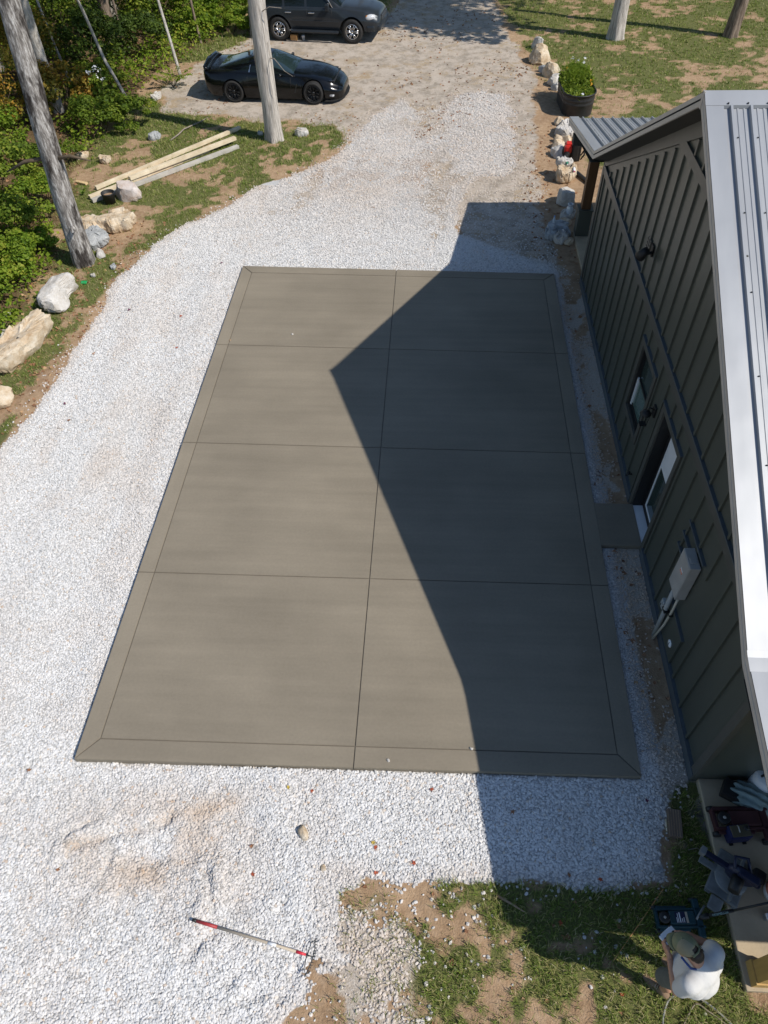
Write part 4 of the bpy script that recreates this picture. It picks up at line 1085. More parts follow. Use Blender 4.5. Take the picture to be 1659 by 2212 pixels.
for args in [(2.6, 9.6, -3.7, -.1, 3400, .11, .0038, 11, .78, False), (-5.8, .8, 6.0, 16, 1500, .085, .0055, 12, 1.0, True), (-7.0, 3.2, 16, 24, 900, .10, .009, 13, 1.0, True),
             (-7.5, 3.4, 24, 36, 420, .14, .014, 14, 1.0, True), (7.0, 20.5, 13, 22, 620, .085, .009, 15, 1.0, True), (6.8, 22.0, 22, 36, 420, .09, .012, 16, 1.0, True)]:
    V, F, T = grass_blades(*args); GV.append(V); GF.append(F + off); GT.append(T); off += len(V)
go = npmesh("grass", np.concatenate(GV), np.concatenate(GF), M_GRASS, {'tint': np.concatenate(GT)})
tag(go, "patchy green grass growing through the tan soil of the yard and verges", "grass", kind='stuff')

def leaves(P, N, size, r, curl=.25, tint=None):
    """folded leaf: 4 verts / 2 tris each, at points P facing N"""
    n = len(P)
    a = r.random(n) * 6.283
    up = N / np.linalg.norm(N, axis=1, keepdims=True)
    t = np.stack([np.cos(a), np.sin(a), .3 * (r.random(n) - .5)], -1)
    t = t - up * (t * up).sum(1, keepdims=True); t /= np.linalg.norm(t, axis=1, keepdims=True) + 1e-9
    s = np.cross(up, t)
    L = size * (.6 + .8 * r.random(n)); Wd = L * (.32 + .2 * r.random(n))
    A = P - t * L[:, None] * .5; B = P + t * L[:, None] * .5 - up * (L * curl * r.random(n))[:, None]
    C = P + s * Wd[:, None] + up * (L * .12)[:, None]; D = P - s * Wd[:, None] + up * (L * .12)[:, None]
    V = np.stack([A, C, B, D], 1).reshape(-1, 3)
    o = np.arange(n)[:, None] * 4
    F = np.concatenate([o + np.array([[0, 1, 2]]), o + np.array([[0, 2, 3]])], 0)
    tt = r.random(n) if tint is None else tint
    return V, F, np.repeat(tt, 4)
def crown_points(c, rad, n, r, clumps=14, hollow=.35, spread=1.0):
    """points gathered in clumps on an uneven shell"""
    cc = r.normal(0, 1, (clumps, 3)); cc /= np.linalg.norm(cc, axis=1, keepdims=True)
    cc[:, 2] = np.where(cc[:, 2] < -.5, -cc[:, 2], cc[:, 2])
    cc *= (hollow + (1 - hollow) * r.random((clumps, 1)) ** .5)
    cs = (.14 + .26 * r.random(clumps)) * spread
    k = r.integers(0, clumps, n)
    d = r.normal(0, 1, (n, 3)); d /= np.linalg.norm(d, axis=1, keepdims=True)
    p = cc[k] + d * (cs[k] * (.35 + .65 * r.random(n) ** .4))[:, None]
    N = d + np.array([0, 0, .9]) + .5 * r.normal(0, 1, (n, 3))
    return np.array(c) + p * np.array(rad), N, (r.random(clumps)[k])
def shrub(name, label, cat, x, y, rad, h, n, mat, seed, leaf=.07, group=None, clumps=16, stems=6, low=True):
    r = np.random.default_rng(seed)
    z0 = gz(x, y)
    root = empty(name, (x, y, z0))
    tag(root, label, cat, group)
    P, N, ct = crown_points((0, 0, h * .52), (rad[0], rad[1], h * .55), n, r, clumps + 8)
    P[:, 2] = np.abs(P[:, 2] - .03) + .03
    tint = np.clip(.45 * ct + .5 * r.random(n) + .12 * (P[:, 2] / h - .5), 0, 1)
    V, F, T = leaves(P, N, leaf, r, tint=tint)
    npmesh("foliage", V, F, mat, {'tint': T}, root)
    b = MB(); random.seed(seed)
    for k in range(stems):
        a = random.random() * 6.28; q = random.random()
        b.tube([(0.08 * math.cos(a), .08 * math.sin(a), -.03), (rad[0] * .35 * math.cos(a), rad[1] * .35 * math.sin(a), h * .4), (rad[0] * .6 * math.cos(a + .3), rad[1] * .6 * math.sin(a + .3), h * (.6 + .3 * q))], [.014, .009, .004], 5)
    b.build("stem", M_STEM, root)
    return root
def bark(name, dark, mid, light, patch=None, scale=7.0, vs=.13):
    m, n, l, b = newmat(name)
    tc = n.new('ShaderNodeTexCoord'); mp = n.new('ShaderNodeMapping'); mp.inputs['Scale'].default_value = (1, 1, vs); l.new(tc.outputs['Object'], mp.inputs[0])
    nz = nd(n, 'ShaderNodeTexNoise', Scale=scale * 2.2, Detail=8.0, Roughness=.7); l.new(mp.outputs[0], nz.inputs['Vector'])
    r = ramp(n, [(.30, dark), (.48, mid), (.70, light)]); l.new(nz.outputs['Fac'], r.inputs[0])
    col = r.outputs[0]
    if patch:
        n2 = nd(n, 'ShaderNodeTexNoise', Scale=1.6, Detail=5.0, Roughness=.6)
        mp2 = n.new('ShaderNodeMapping'); mp2.inputs['Scale'].default_value = (1.4, 1.4, .6); l.new(tc.outputs['Object'], mp2.inputs[0]); l.new(mp2.outputs[0], n2.inputs['Vector'])
        r2 = ramp(n, [(.50, (0, 0, 0)), (.58, (1, 1, 1))]); l.new(n2.outputs['Fac'], r2.inputs[0])
        mx = n.new('ShaderNodeMix'); mx.data_type = 'RGBA'; mx.blend_type = 'MIX'
        mul = nd(n, 'ShaderNodeMix'); mul.data_type = 'RGBA'; mul.blend_type = 'MULTIPLY'; mul.inputs[0].default_value = 1
        l.new(col, mul.inputs[6]); mul.inputs[7].default_value = (*patch, 1)
        l.new(r2.outputs[0], mx.inputs[0]); l.new(col, mx.inputs[6]); l.new(mul.outputs[2], mx.inputs[7]); col = mx.outputs[2]
    l.new(col, b.inputs['Base Color']); b.inputs['Roughness'].default_value = .9; b.inputs['Specular IOR Level'].default_value = .15
    bp = nd(n, 'ShaderNodeBump', Strength=.9, Distance=.03); l.new(nz.outputs['Fac'], bp.inputs['Height']); l.new(bp.outputs[0], b.inputs['Normal'])
    return m
M_BARKA = bark("scaly_dark_bark", (.045, .04, .037), (.24, .22, .20), (.66, .64, .61), (.20, .185, .18), 9.0, .20)
M_BARKB = bark("pale_cedar_bark", (.16, .14, .12), (.46, .42, .375), (.70, .65, .59), None, 9.0, .07)
M_BARKC = bark("brown_bark", (.06, .045, .035), (.19, .145, .11), (.36, .29, .23))
M_BARKD = bark("thin_pale_bark", (.20, .18, .15), (.40, .37, .33), (.62, .59, .54), None, 9.0, .4)
def trunk_mesh(path, rad, seed, n=28, rough=.06, flare=.5, fl_h=.5):
    """closed bark tube with ridges and a root flare"""
    r = np.random.default_rng(seed)
    path = np.array(path, float)
    seg = np.concatenate([[0], np.cumsum(np.linalg.norm(np.diff(path, axis=0), axis=1))])
    m = max(12, int(seg[-1] / .09)) + 1
    m = min(m, 140)
    s = np.linspace(0, seg[-1], m)
    C = np.stack([np.interp(s, seg, path[:, k]) for k in range(3)], -1)
    # gentle smoothing of the polyline
    for _ in range(6): C[1:-1] = .25 * C[:-2] + .5 * C[1:-1] + .25 * C[2:]
    Rr = np.interp(s, seg, rad)
    th = np.linspace(0, 2 * np.pi, n, endpoint=False)
    T, Sg = np.meshgrid(th, s)
    lob = 1 + flare * np.exp(-Sg / fl_h) * (.6 + .5 * np.cos(T * 5 + seed) * np.exp(-Sg / fl_h))
    nz = fbm(np.cos(T) * 6 + 20 + seed, np.sin(T) * 6 + Sg * .8 + 20, 1.0, 3, seed) - .5
    nz2 = fbm(T * 3.0 + 31 + seed, Sg * 3.2 + 7, 1.0, 3, seed + 5) - .5
    rr = Rr[:, None] * lob * (1 + rough * 2.2 * nz + rough * nz2)
    V = np.stack([C[:, None, 0] + rr * np.cos(T), C[:, None, 1] + rr * np.sin(T), C[:, None, 2] + 0 * T], -1).reshape(-1, 3)
    i = np.arange(m * n).reshape(m, n)
    F = np.stack([i[:-1], np.roll(i, -1, 1)[:-1], np.roll(i, -1, 1)[1:], i[1:]], -1).reshape(-1, 4)
    return V, F
def tree(name, label, x, y, path, rad, mat, seed, crown=None, limbs=(), group=None, rough=.06, flare=.5, leafmat=None, fl_h=.5):
    z0 = gz(x, y)
    root = empty(name, (x, y, z0)); tag(root, label, "tree", group)
    V, F = trunk_mesh([(0, 0, -.12)] + list(path), [rad[0]] + list(rad), seed, rough=rough, flare=flare, fl_h=fl_h)
    npmesh("trunk", V, F, mat, None, root, True)
    if limbs:
        for L in limbs:
            b = MB(); random.seed(seed + len(L)); b.tube(L[0], L[1], 8, 0, True, None, True, .25); b.build("limb", L[2] if len(L) > 2 else mat, root)
    if crown:
        r = np.random.default_rng(seed + 99)
        (cz, rx, rz, n, lf) = crown
        top = path[-1]
        P, N, ct = crown_points((top[0], top[1], cz), (rx, rx, rz), n, r, 26, .3, 1.7)
        tint = np.clip(.5 * ct + .45 * r.random(n), 0, 1)
        V, F, T = leaves(P, N, lf, r, tint=tint)
        npmesh("crown", V, F, leafmat or M_LEAF, {'tint': T}, root)
        b = MB(); random.seed(seed)
        for k in range(9):
            a = k * 2.4; zz = cz - rz * .7 + rz * 1.2 * k / 9
            b.tube([(top[0] * .8, top[1] * .8, zz - rx * .35), (top[0] + rx * .4 * math.cos(a), top[1] + rx * .4 * math.sin(a), zz), (top[0] + rx * .8 * math.cos(a), top[1] + rx * .8 * math.sin(a), zz + rx * .2)], [.07, .045, .015], 6)
        b.build("branch", mat, root)
    return root
# -- trunks in front
tree("leaning_tree", "tall tree with dark scaly peeling bark standing beside the limestone boulders at left", -3.92, 11.95, [(0, 0, 0), (0.02, .12, 1.6), (.08, .30, 3.2), (.18, .52, 5.1), (.4, .9, 8.0), (.6, 1.2, 12)], [.235, .225, .215, .21, .17, .10], M_BARKA, 3, (12.5, 3.0, 3.0, 3000, .26),
     [([(.0, .2, 2.35), (.55, .05, 2.5), (1.0, .0, 2.42)], [.05, .035, .012], M_STEM), ([(.0, .2, 2.4), (-.6, .25, 2.3), (-1.15, .3, 2.05)], [.05, .04, .015], M_STEM), ([(.1, .2, 1.75), (.2, .05, 1.78)], [.06, .05], M_BARKA), ([(.1, -.05, .95), (.16, -.28, .98)], [.07, .05], M_BARKA)], rough=.09, flare=.22)
tree("pale_snag", "straight pale grey cedar trunk rising in front of the parked cars", -0.36, 19.0, [(0, 0, 0), (-.02, .02, 1.5), (.0, -.02, 3.0), (.1, .0, 5.5), (.15, .1, 9.5)], [.235, .235, .225, .20, .12], M_BARKB, 8, (10.2, 2.4, 2.6, 2600, .2),
     [([(.2, -.1, 2.2), (.35, -.3, 2.25), (.62, -.42, 1.98), (.85, -.45, 1.85)], [.014, .011, .008, .004], M_TWIG), ([(.12, -.15, 3.3), (.4, -.3, 3.45), (.72, -.3, 3.42)], [.012, .009, .004], M_TWIG), ([(.2, -.15, 2.6), (.26, -.25, 1.6), (.27, -.3, .9)], [.008, .007, .003], M_TWIG), ([(-.22, -.05, 3.4), (-.24, -.16, 2.6), (-.2, -.25, 1.9)], [.009, .007, .003], M_TWIG)], rough=.12, flare=.55, fl_h=.40)
tree("forked_tree", "pale thin trunk close behind the dark scaly leaning trunk", -7.88, 21.2, [(0, 0, 0), (.02, .0, 1.5), (.08, .0, 3.0), (.1, .1, 5), (.1, .3, 8)], [.17, .16, .15, .13, .06], M_BARKD, 15, (9.5, 2.6, 2.6, 3000, .24), rough=.06, flare=.2)
SAPS = [("slender pale sapling with a bent stem rising from the undergrowth edge", -5.75, 21.96, [(0, 0, 0), (-.25, .05, .7), (-.42, .0, 1.25), (-.5, .1, 1.45), (-.55, -.2, 2.6), (-.6, -.6, 3.6), (-.7, -.9, 6)], [.055, .05, .05, .047, .042, .036, .015], M_BARKD),
        ("slim pale sapling forking near the top behind the fern", -4.54, 24.24, [(0, 0, 0), (-.15, .2, 1.0), (-.35, .5, 2.0), (-.5, .7, 3.2), (-.6, .8, 6)], [.055, .05, .045, .038, .015], M_BARKD),
        ("thin brown sapling left of the grey SUV's tail at the wood edge", -4.55, 27.6, [(0, 0, 0), (-.1, .1, 1.0), (-.15, .2, 2.5), (-.2, .3, 6)], [.05, .045, .04, .015], M_BARKC),
        ("faint thin sapling between two pale saplings in the shade", -7.2, 26.2, [(0, 0, 0), (.15, .1, 1.2), (.1, .2, 3.0), (0, .3, 6)], [.045, .04, .035, .015], M_BARKC),
        ("thin grey sapling deep in the shaded undergrowth", -8.4, 23.8, [(0, 0, 0), (-.2, .1, 1.4), (-.35, .2, 3.0), (-.4, .3, 6)], [.045, .04, .035, .012], M_BARKD)]
for i, (lab, x, y, p, r_, m_) in enumerate(SAPS):
    tree("sapling", lab, x, y, p, r_, m_, 40 + i, (5.6, 1.3, 1.5, 900, .14), group="saplings at the wood edge", rough=.04, flare=.15, leafmat=M_LEAF)
# -- lawn trees whose crowns shade the drive
tree("lawn_tree", "grey lawn tree with flaring roots near the boulder line", 11.12, 27.7, [(0, 0, 0), (.03, .05, 1.5), (.1, .1, 4), (.1, .2, 9)], [.26, .25, .22, .12], M_BARKB, 21, (8.3, 3.3, 3.0, 3300, .30), group="lawn trees", rough=.10, flare=.5)
tree("lawn_tree", "dark brown lawn tree at the upper right", 15.33, 27.8, [(0, 0, 0), (.1, .05, 1.5), (.2, .1, 4), (.2, .2, 9)], [.24, .225, .2, .11], M_BARKC, 22, (12.2, 2.8, 3.0, 3000, .28), group="lawn trees", rough=.07, flare=.3)
tree("lawn_tree", "grey root flare of a tree at the top edge above the lawn", 11.3, 33.0, [(0, 0, 0), (.0, .05, 1.5), (.1, .1, 4), (.1, .2, 9)], [.34, .27, .23, .12], M_BARKB, 23, (9.4, 3.4, 2.8, 3800, .3), group="lawn trees", rough=.10, flare=.7)
# -- trees beyond the picture whose shade reaches into it, and the wood behind
BT = [(9.5, 37.5, 9.0, 3.6), (14.5, 41, 10, 4.0), (18.5, 37, 10, 3.8), (8.8, 44, 10, 4), (1.0, 42, 10, 4), (-3.5, 38, 9.5, 3.6), (-9, 31, 9, 3.6), (-8.0, 27.5, 9.5, 3.4), (-11.5, 25, 9, 3.6), (-14, 30, 10, 4), (-13, 20, 9.5, 3.6), (-10.2, 20.8, 9.5, 3.2), (-16, 25, 10, 4), (-10.5, 14.5, 9, 3.0), (-14, 14, 9.5, 3.6), (-13.5, 36, 10, 4), (-19, 19, 10, 4), (-19, 31, 10, 4), (20, 47, 11, 4.5), (-8.5, 44, 10, 4.2), (26, 38, 11, 4.2)]
WORDS = ["broad", "tall", "slim", "dense", "loose", "leaning", "young", "old"]
for i, (x, y, h, cr) in enumerate(BT):
    lab = "tall leafy tree of the wood behind, its trunk in the shade of the undergrowth"
    tree("forest_tree", lab, x, y, [(0, 0, 0), (.1, .1, 2), (.2 * (-1) ** i, .2, h * .6), (.2 * (-1) ** i, .3, h)], [.22, .19, .15, .06], M_BARKC if i % 2 else M_BARKB, 60 + i, (h, cr, cr * .9, 2600, .34), group="trees of the wood beyond", leafmat=M_LEAFD if i % 3 else M_LEAF)
# -- undergrowth at the left
SH = [(-6.6, 10.2, 1.5, 1.0, 1.0, 3200, 'Y'), (-5.55, 11.3, .95, .9, .75, 2400, 'Y'), (-7.6, 12.4, 1.5, 1.2, 1.5, 3000, 'Y'), (-6.2, 12.9, 1.1, 1.0, 1.15, 2600, 'G'), (-7.4, 15.0, 1.5, 1.3, 1.7, 3000, 'G'), (-6.6, 17.0, 1.0, .9, .8, 1600, 'G'), (-8.6, 17.2, 1.5, 1.2, 1.9, 3000, 'Y'), (-9.6, 15.0, 1.6, 1.3, 2.1, 2600, 'G'),
      (-9.2, 19.8, 1.5, 1.3, 2.2, 2800, 'O'), (-7.4, 20.6, 1.1, 1.0, 1.5, 2400, 'O'), (-5.9, 19.6, .95, .8, 1.0, 2600, 'G'), (-4.95, 19.9, .85, .7, .8, 2200, 'G'), (-11.2, 22.4, 1.7, 1.4, 2.6, 2600, 'O'), (-9.2, 23.0, 1.3, 1.1, 2.4, 2200, 'O'), (-7.6, 24.2, 1.3, 1.1, 1.8, 2000, 'D'), (-10.8, 26.0, 1.8, 1.5, 2.6, 2400, 'D'),
      (-8.6, 28.5, 1.7, 1.5, 2.4, 2400, 'D'), (-6.6, 29.0, 1.4, 1.2, 2.0, 2200, 'G'), (-5.6, 31.2, 1.3, 1.2, 1.7, 2000, 'G'), (-12.8, 29.5, 2.0, 1.6, 2.8, 2200, 'D'), (-10.2, 32.2, 1.9, 1.6, 2.4, 2200, 'D'), (-7.8, 33.5, 1.6, 1.5, 1.8, 1800, 'G'), (-6.3, 26.3, 1.1, 1.0, 1.3, 1800, 'D'), (-13.5, 26.5, 2.0, 1.6, 2.8, 1800, 'D'),
      (-12.0, 18.0, 1.8, 1.5, 2.6, 2200, 'G'), (-8.6, 10.8, 1.6, 1.3, 1.5, 2200, 'G'), (-3.9, 31.0, 1.2, 1.0, 1.1, 2000, 'Y'), (-3.6, 28.9, .9, .8, .8, 1500, 'Y'), (-4.6, 33.0, 1.3, 1.2, 1.4, 1600, 'Y'), (-14.5, 23, 2, 1.6, 3, 1600, 'D'), (-9.9, 12.4, 1.6, 1.4, 2.0, 2000, 'D'), (-10.8, 19.6, 1.3, 1.2, 2.5, 1800, 'O'),
      (-5.9, 14.6, .8, .8, .8, 1400, 'Y'), (-5.5, 12.4, .7, .7, .6, 1300, 'Y'), (-8.9, 26.0, 1.5, 1.3, 2.9, 2000, 'G'), (-7.3, 31.2, 1.5, 1.3, 2.4, 2000, 'G'), (-11.8, 31.2, 1.9, 1.6, 3.2, 2000, 'G'), (-12.3, 24.2, 1.7, 1.5, 3.2, 2000, 'G'), (-6.9, 22.9, .9, .8, .9, 1500, 'G'), (-5.6, 9.4, 1.1, .9, .7, 2000, 'Y'), (-7.2, 9.0, 1.3, 1.1, 1.1, 2000, 'G'), (-5.3, 30.0, 1.0, .9, 1.5, 1700, 'Y'), (-5.0, 28.3, .8, .8, 1.0, 1400, 'Y')]
KL = {'Y': ("bright yellow green bush", M_LEAFY), 'G': ("mid green leafy bush", M_LEAF), 'D': ("dark green shaded bush", M_LEAFD), 'O': ("bush with orange and yellow autumn leaves", M_LEAFO)}
PLACE = {0: "at the left edge, lowest of the undergrowth", 1: "beside the gap left of the tree foot", 2: "left of the dark trunk, above the lowest bushes", 3: "directly left of the dark trunk's lower part", 4: "left of the dark trunk at mid height", 5: "just left of the lumber's rocks", 6: "at the left edge by the side limb", 8: "behind the fork of the dark trunk", 9: "right of the dark trunk over the white flowers",
         10: "below the tall white flowered weed", 11: "right of the white flowered weed, at the grass edge", 26: "left of the grey SUV, highest on the bank", 27: "just behind the grey SUV", 28: "at the top edge left of the grey SUV"}
for i, (x, y, rx, ry, h, n, k) in enumerate(SH):
    kl, m_ = KL[k]
    lab = kl + " " + PLACE[i] if i in PLACE else kl + " in the undergrowth of the wood at upper left"
    shrub("shrub", lab, "bush", x, y, (rx, ry), h, int(n * 1.5), m_, 200 + i, leaf=.075 if y < 20 else .095, group="bushes of the undergrowth")
def ground_cover():
    r = np.random.default_rng(77); n = 52000
    X = -15 + 11.2 * r.random(n); Y = 7 + 28 * r.random(n); g = masks(X, Y)
    c = fbm(X, Y, .8, 3, 91)
    k = (r.random(n) < g['forest'] * sstep(.36, .56, c) * .95)
    X, Y, c = X[k], Y[k], c[k]; n = len(X)
    Z = relief(X, Y) + .03 + (.12 + .55 * sstep(.42, .66, c)) * r.random(n)
    V, F, T = leaves(np.stack([X, Y, Z], -1), r.normal(0, .55, (n, 3)) + [0, -.2, 1], .10, r, tint=np.clip(.25 + .6 * r.random(n) * (.5 + c), 0, 1))
    tag(npmesh("undergrowth", V, F, M_LEAFY, {'tint': T}), "low weeds and vines covering the wood floor at upper left", "weeds", kind='stuff')
ground_cover()
# tall weed with white flowers
def weed(x, y):
    z = gz(x, y); root = empty("flowering_weed", (x, y, z)); tag(root, "tall leafy weed topped by white flower heads at the wood edge", "weed")
    r = np.random.default_rng(5); b = MB()
    for k in range(4): b.tube([(.03 * k, 0, -.03), (.05 * k - .05, .03, .7), (.12 * k - .2, .05, 1.25)], [.012, .009, .005], 5)
    b.build("stem", M_STEM, root)
    n = 260; P = np.stack([r.normal(0, .13, n), r.normal(0, .12, n), .15 + 1.0 * r.random(n)], -1)
    V, F, T = leaves(P, r.normal(0, .6, (n, 3)) + [0, -.3, 1], .13, r, tint=.3 + .5 * r.random(n)); npmesh("foliage", V, F, M_LEAF, {'tint': T}, root)
    n = 90; c = r.integers(0, 6, n); cx = np.array([-.22, -.08, .05, .14, .0, .2]); cz = np.array([1.25, 1.3, 1.42, 1.3, 1.12, 1.05])
    P = np.stack([cx[c] + r.normal(0, .035, n), r.normal(0, .05, n), cz[c] + r.normal(0, .025, n)], -1)
    V, F, T = leaves(P, r.normal(0, .4, (n, 3)) + [0, -.3, 1], .045, r); npmesh("flower_head", V, F, M_WHITE, None, root)
weed(-6.15, 20.9)
# fern-like fresh plant near the black coupe
def fern(x, y):
    z = gz(x, y); root = empty("fern", (x, y, z)); tag(root, "bright green compound leaved plant left of the black coupe's tail", "plant")
    b = MB(); Vs, Fs, Ts = [], [], []; o = 0; r = np.random.default_rng(9)
    for k in range(11):
        a = k * .61 * 3; L = .45 + .3 * r.random()
        tip = Vector((L * math.cos(a), L * math.sin(a) * .8, .30 + .25 * r.random()))
        b.tube([(0, 0, -.02), tip * .5 + Vector((0, 0, .2)), tip], [.007, .005, .003], 4)
        P = []
        for q in np.linspace(.3, 1, 9):
            p = tip * q + Vector((0, 0, .4 * q * (1 - q)))
            for s in (-1, 1): P.append((p.x - s * .05 * math.sin(a), p.y + s * .05 * math.cos(a), p.z))
        P = np.array(P); V, F, T = leaves(P, np.tile([0, 0, 1.], (len(P), 1)) + r.normal(0, .2, (len(P), 3)), .10, r, tint=.4 + .4 * r.random(len(P))); Vs.append(V); Fs.append(F + o); Ts.append(T); o += len(V)
    b.build("stem", M_STEM, root); npmesh("foliage", np.concatenate(Vs), np.concatenate(Fs), M_LEAFY, {'tint': np.concatenate(Ts)}, root)
fern(-4.55, 23.3)
# leaf litter (uncountable) on drive edges, wood floor, and beside the wall
def litter():
    r = np.random.default_rng(31); Ps = []
    for (x0, x1, y0, y1, n, dens) in ((-15, -3.5, 8, 34, 9000, 'forest'), (-5, 8.2, 18, 33, 20000, 'drive'), (-4.9, -2.4, 6, 14, 1500, 'edge'), (7.3, 7.8, 1, 10, 260, 'strip'), (3.3, 7.8, -3.2, -1.0, 60, 'yard'), (6.8, 8.3, 12, 20, 500, 'edge')):
        X = x0 + (x1 - x0) * r.random(n); Y = y0 + (y1 - y0) * r.random(n); g = masks(X, Y)
        if dens == 'forest': k = r.random(n) < g['forest'] * .8
        elif dens == 'drive': k = r.random(n) < np.clip(g['litter'] * 1.2 + .07, 0, 1) * sstep(.40, .62, fbm(X, Y, .7, 3, 93)) * g['drive']
        elif dens == 'strip': k = r.random(n) < fbm(X, Y, 1.5, 2, 77) * 1.6 - .5
        else: k = r.random(n) < .55 * (1 - g['gravel'] * .9)
        Ps.append(np.stack([X[k], Y[k], relief(X[k], Y[k]) + .012], -1))
    P = np.concatenate(Ps); n = len(P)
    V, F, T = leaves(P, r.normal(0, .35, (n, 3)) + [0, 0, 1], .075, r, .4)
    tag(npmesh("leaf_litter", V, F, M_DEAD, {'tint': .25 + .75 * T}), "brown fallen leaves scattered over the drive edges and wood floor", "leaves", kind='stuff')
litter()
# ================================================================== rocks
def rock_mat(name, c0, c1, c2):
    m, n, l, b = newmat(name)
    tc = n.new('ShaderNodeTexCoord')
    nz = nd(n, 'ShaderNodeTexNoise', Scale=4.5, Detail=9.0, Roughness=.68); l.new(tc.outputs['Object'], nz.inputs['Vector'])
    r = ramp(n, [(.30, c0), (.5, c1), (.70, c2)]); l.new(nz.outputs['Fac'], r.inputs[0]); l.new(r.outputs[0], b.inputs['Base Color'])
    b.inputs['Roughness'].default_value = .92; b.inputs['Specular IOR Level'].default_value = .15
    n2 = nd(n, 'ShaderNodeTexNoise', Scale=16.0, Detail=7.0, Roughness=.7); l.new(tc.outputs['Object'], n2.inputs['Vector'])
    bp = nd(n, 'ShaderNodeBump', Strength=.7, Distance=.04); l.new(n2.outputs['Fac'], bp.inputs['Height']); l.new(bp.outputs[0], b.inputs['Normal'])
    return m
R_TAN = rock_mat("tan_limestone", (.36, .24, .13), (.56, .45, .32), (.68, .61, .50))
R_PINK = rock_mat("pinkish_limestone", (.46, .34, .26), (.58, .50, .45), (.68, .63, .60))
R_GREY = rock_mat("grey_limestone", (.24, .245, .25), (.38, .39, .39), (.54, .54, .53))
R_WHITE = rock_mat("white_limestone", (.40, .36, .30), (.54, .51, .47), (.65, .63, .60))
R_BROWN = rock_mat("brown_stone", (.20, .12, .07), (.36, .24, .15), (.50, .38, .26))
def rock(label, x, y, dims, rot, mat, seed, cuts=13, waist=0.0, tilt=(0, 0), zoff=None, group=None, name="boulder", cat="rock", base=None, sub=4):
    r = np.random.default_rng(seed)
    bm = bmesh.new(); bmesh.ops.create_icosphere(bm, subdivisions=sub, radius=1.0)
    V = np.array([v.co[:] for v in bm.verts]); F = np.array([[v.index for v in f.verts] for f in bm.faces]); bm.free()
    V = np.sign(V) * np.abs(V) ** .62
    if dims[2] < .62 * min(dims[0], dims[1]) or dims[0] > 1.6:
        nth = 72; th = np.linspace(0, 2 * np.pi, nth, endpoint=False); nc = r.integers(6, 9)
        ca = np.sort((np.arange(nc) + .7 * (r.random(nc) - .5)) / nc * 2 * np.pi); cr = .80 + .28 * r.random(nc)
        px, py = cr * np.cos(ca), cr * np.sin(ca); rad = np.zeros(nth)
        for i in range(nc):
            j = (i + 1) % nc; ex, ey = px[j] - px[i], py[j] - py[i]
            den = np.cos(th) * ey - np.sin(th) * ex; t_ = (px[i] * ey - py[i] * ex) / np.where(np.abs(den) < 1e-6, 1e-6, den)
            s_ = np.where(np.abs(ex) > np.abs(ey), (t_ * np.cos(th) - px[i]) / (ex if abs(ex) > 1e-6 else 1e-6), (t_ * np.sin(th) - py[i]) / (ey if abs(ey) > 1e-6 else 1e-6))
            ok = (t_ > 0) & (s_ >= -1e-6) & (s_ <= 1 + 1e-6); rad = np.where(ok, np.maximum(rad, t_), rad)
        rad = np.where(rad < .3, .8, rad) * (1 + .10 * (fbm(th * 3.0 + seed, th * 0 + seed, 1.5, 3, seed) - .5) * 2)
        rings = [(.02, 1), (.25, 1), (.5, 1), (.7, 1), (.86, .98), (.95, .93), (1.0, .70), (1.0, .35), (1.02, 0), (.98, -.5), (.8, -1)]
        V = np.concatenate([np.stack([np.cos(th) * rad * q * (1 + .05 * (fbm(th * 4 + k, th * 0 + k, 2.0, 2, seed + k) - .5)), np.sin(th) * rad * q, np.full(nth, float(z))], -1) for k, (q, z) in enumerate(rings)])
        up = V[:, 2] > .6
        V[up, 2] += (.55 * (fbm(V[up, 0] * 1.6 + seed, V[up, 1] * 1.6, 1.0, 4, seed + 9) - .5) + .25 * V[up, 0] * (r.random() - .5) + .22 * np.sign(fbm(V[up, 0] * 1.3 + 9, V[up, 1] * 2.0, 1.0, 2, seed + 11) - .52))
        ii = np.arange(len(rings) * nth).reshape(len(rings), nth)
        F4 = np.stack([ii[:-1], ii[1:], np.roll(ii, -1, 1)[1:], np.roll(ii, -1, 1)[:-1]], -1).reshape(-1, 4)
        F = np.concatenate([F4[:, [0, 1, 2]], F4[:, [0, 2, 3]]]); cuts = 0
        a0 = len(V); V = np.concatenate([V, [[0, 0, V[:nth, 2].mean()]]]); F = np.concatenate([F, np.stack([np.full(nth, a0), ii[0], np.roll(ii[0], -1)], -1)])
    for k in range(cuts):
        d = r.normal(0, 1, 3); d[2] = abs(d[2]) * (.6 if k % 2 else 1.2); d /= np.linalg.norm(d)
        lim = .60 + .24 * r.random()
        s = V @ d; over = np.maximum(s - lim, 0)
        V = V - over[:, None] * d * (.93)
    a = V[:, 0] * 1.7 + seed; c = V[:, 1] * 1.7 + V[:, 2] * 1.1 + seed * .7
    V = V * (1 + .26 * (fbm(a, c, 1.1, 3, seed) - .5) + .16 * (fbm(a, c, 4.0, 4, seed + 3) - .5))[:, None]
    if waist: V[:, 1] *= 1 - waist * np.exp(-((V[:, 0] + .05) / .33) ** 2)
    V = V * (np.array(dims) / 2)
    E = Euler((tilt[0], tilt[1], rot)).to_matrix(); V = V @ np.array(E).T
    z = (gz(x, y) if base is None else base)
    zb = V[:, 2].min()
    lift = (-zb * .80 if zoff is None else zoff - zb)
    o = npmesh(name, V, F, mat, None, None, False)
    me = o.data; me.polygons.foreach_set('use_smooth', np.ones(len(me.polygons), bool)); 
    try: me.set_sharp_from_angle(angle=R(20))
    except Exception: pass
    o.location = (x, y, z + lift)
    tag(o, label, cat, group)
    return o
GL = "boulders along the left verge"; GRR = "boulders bordering the drive by the lawn"
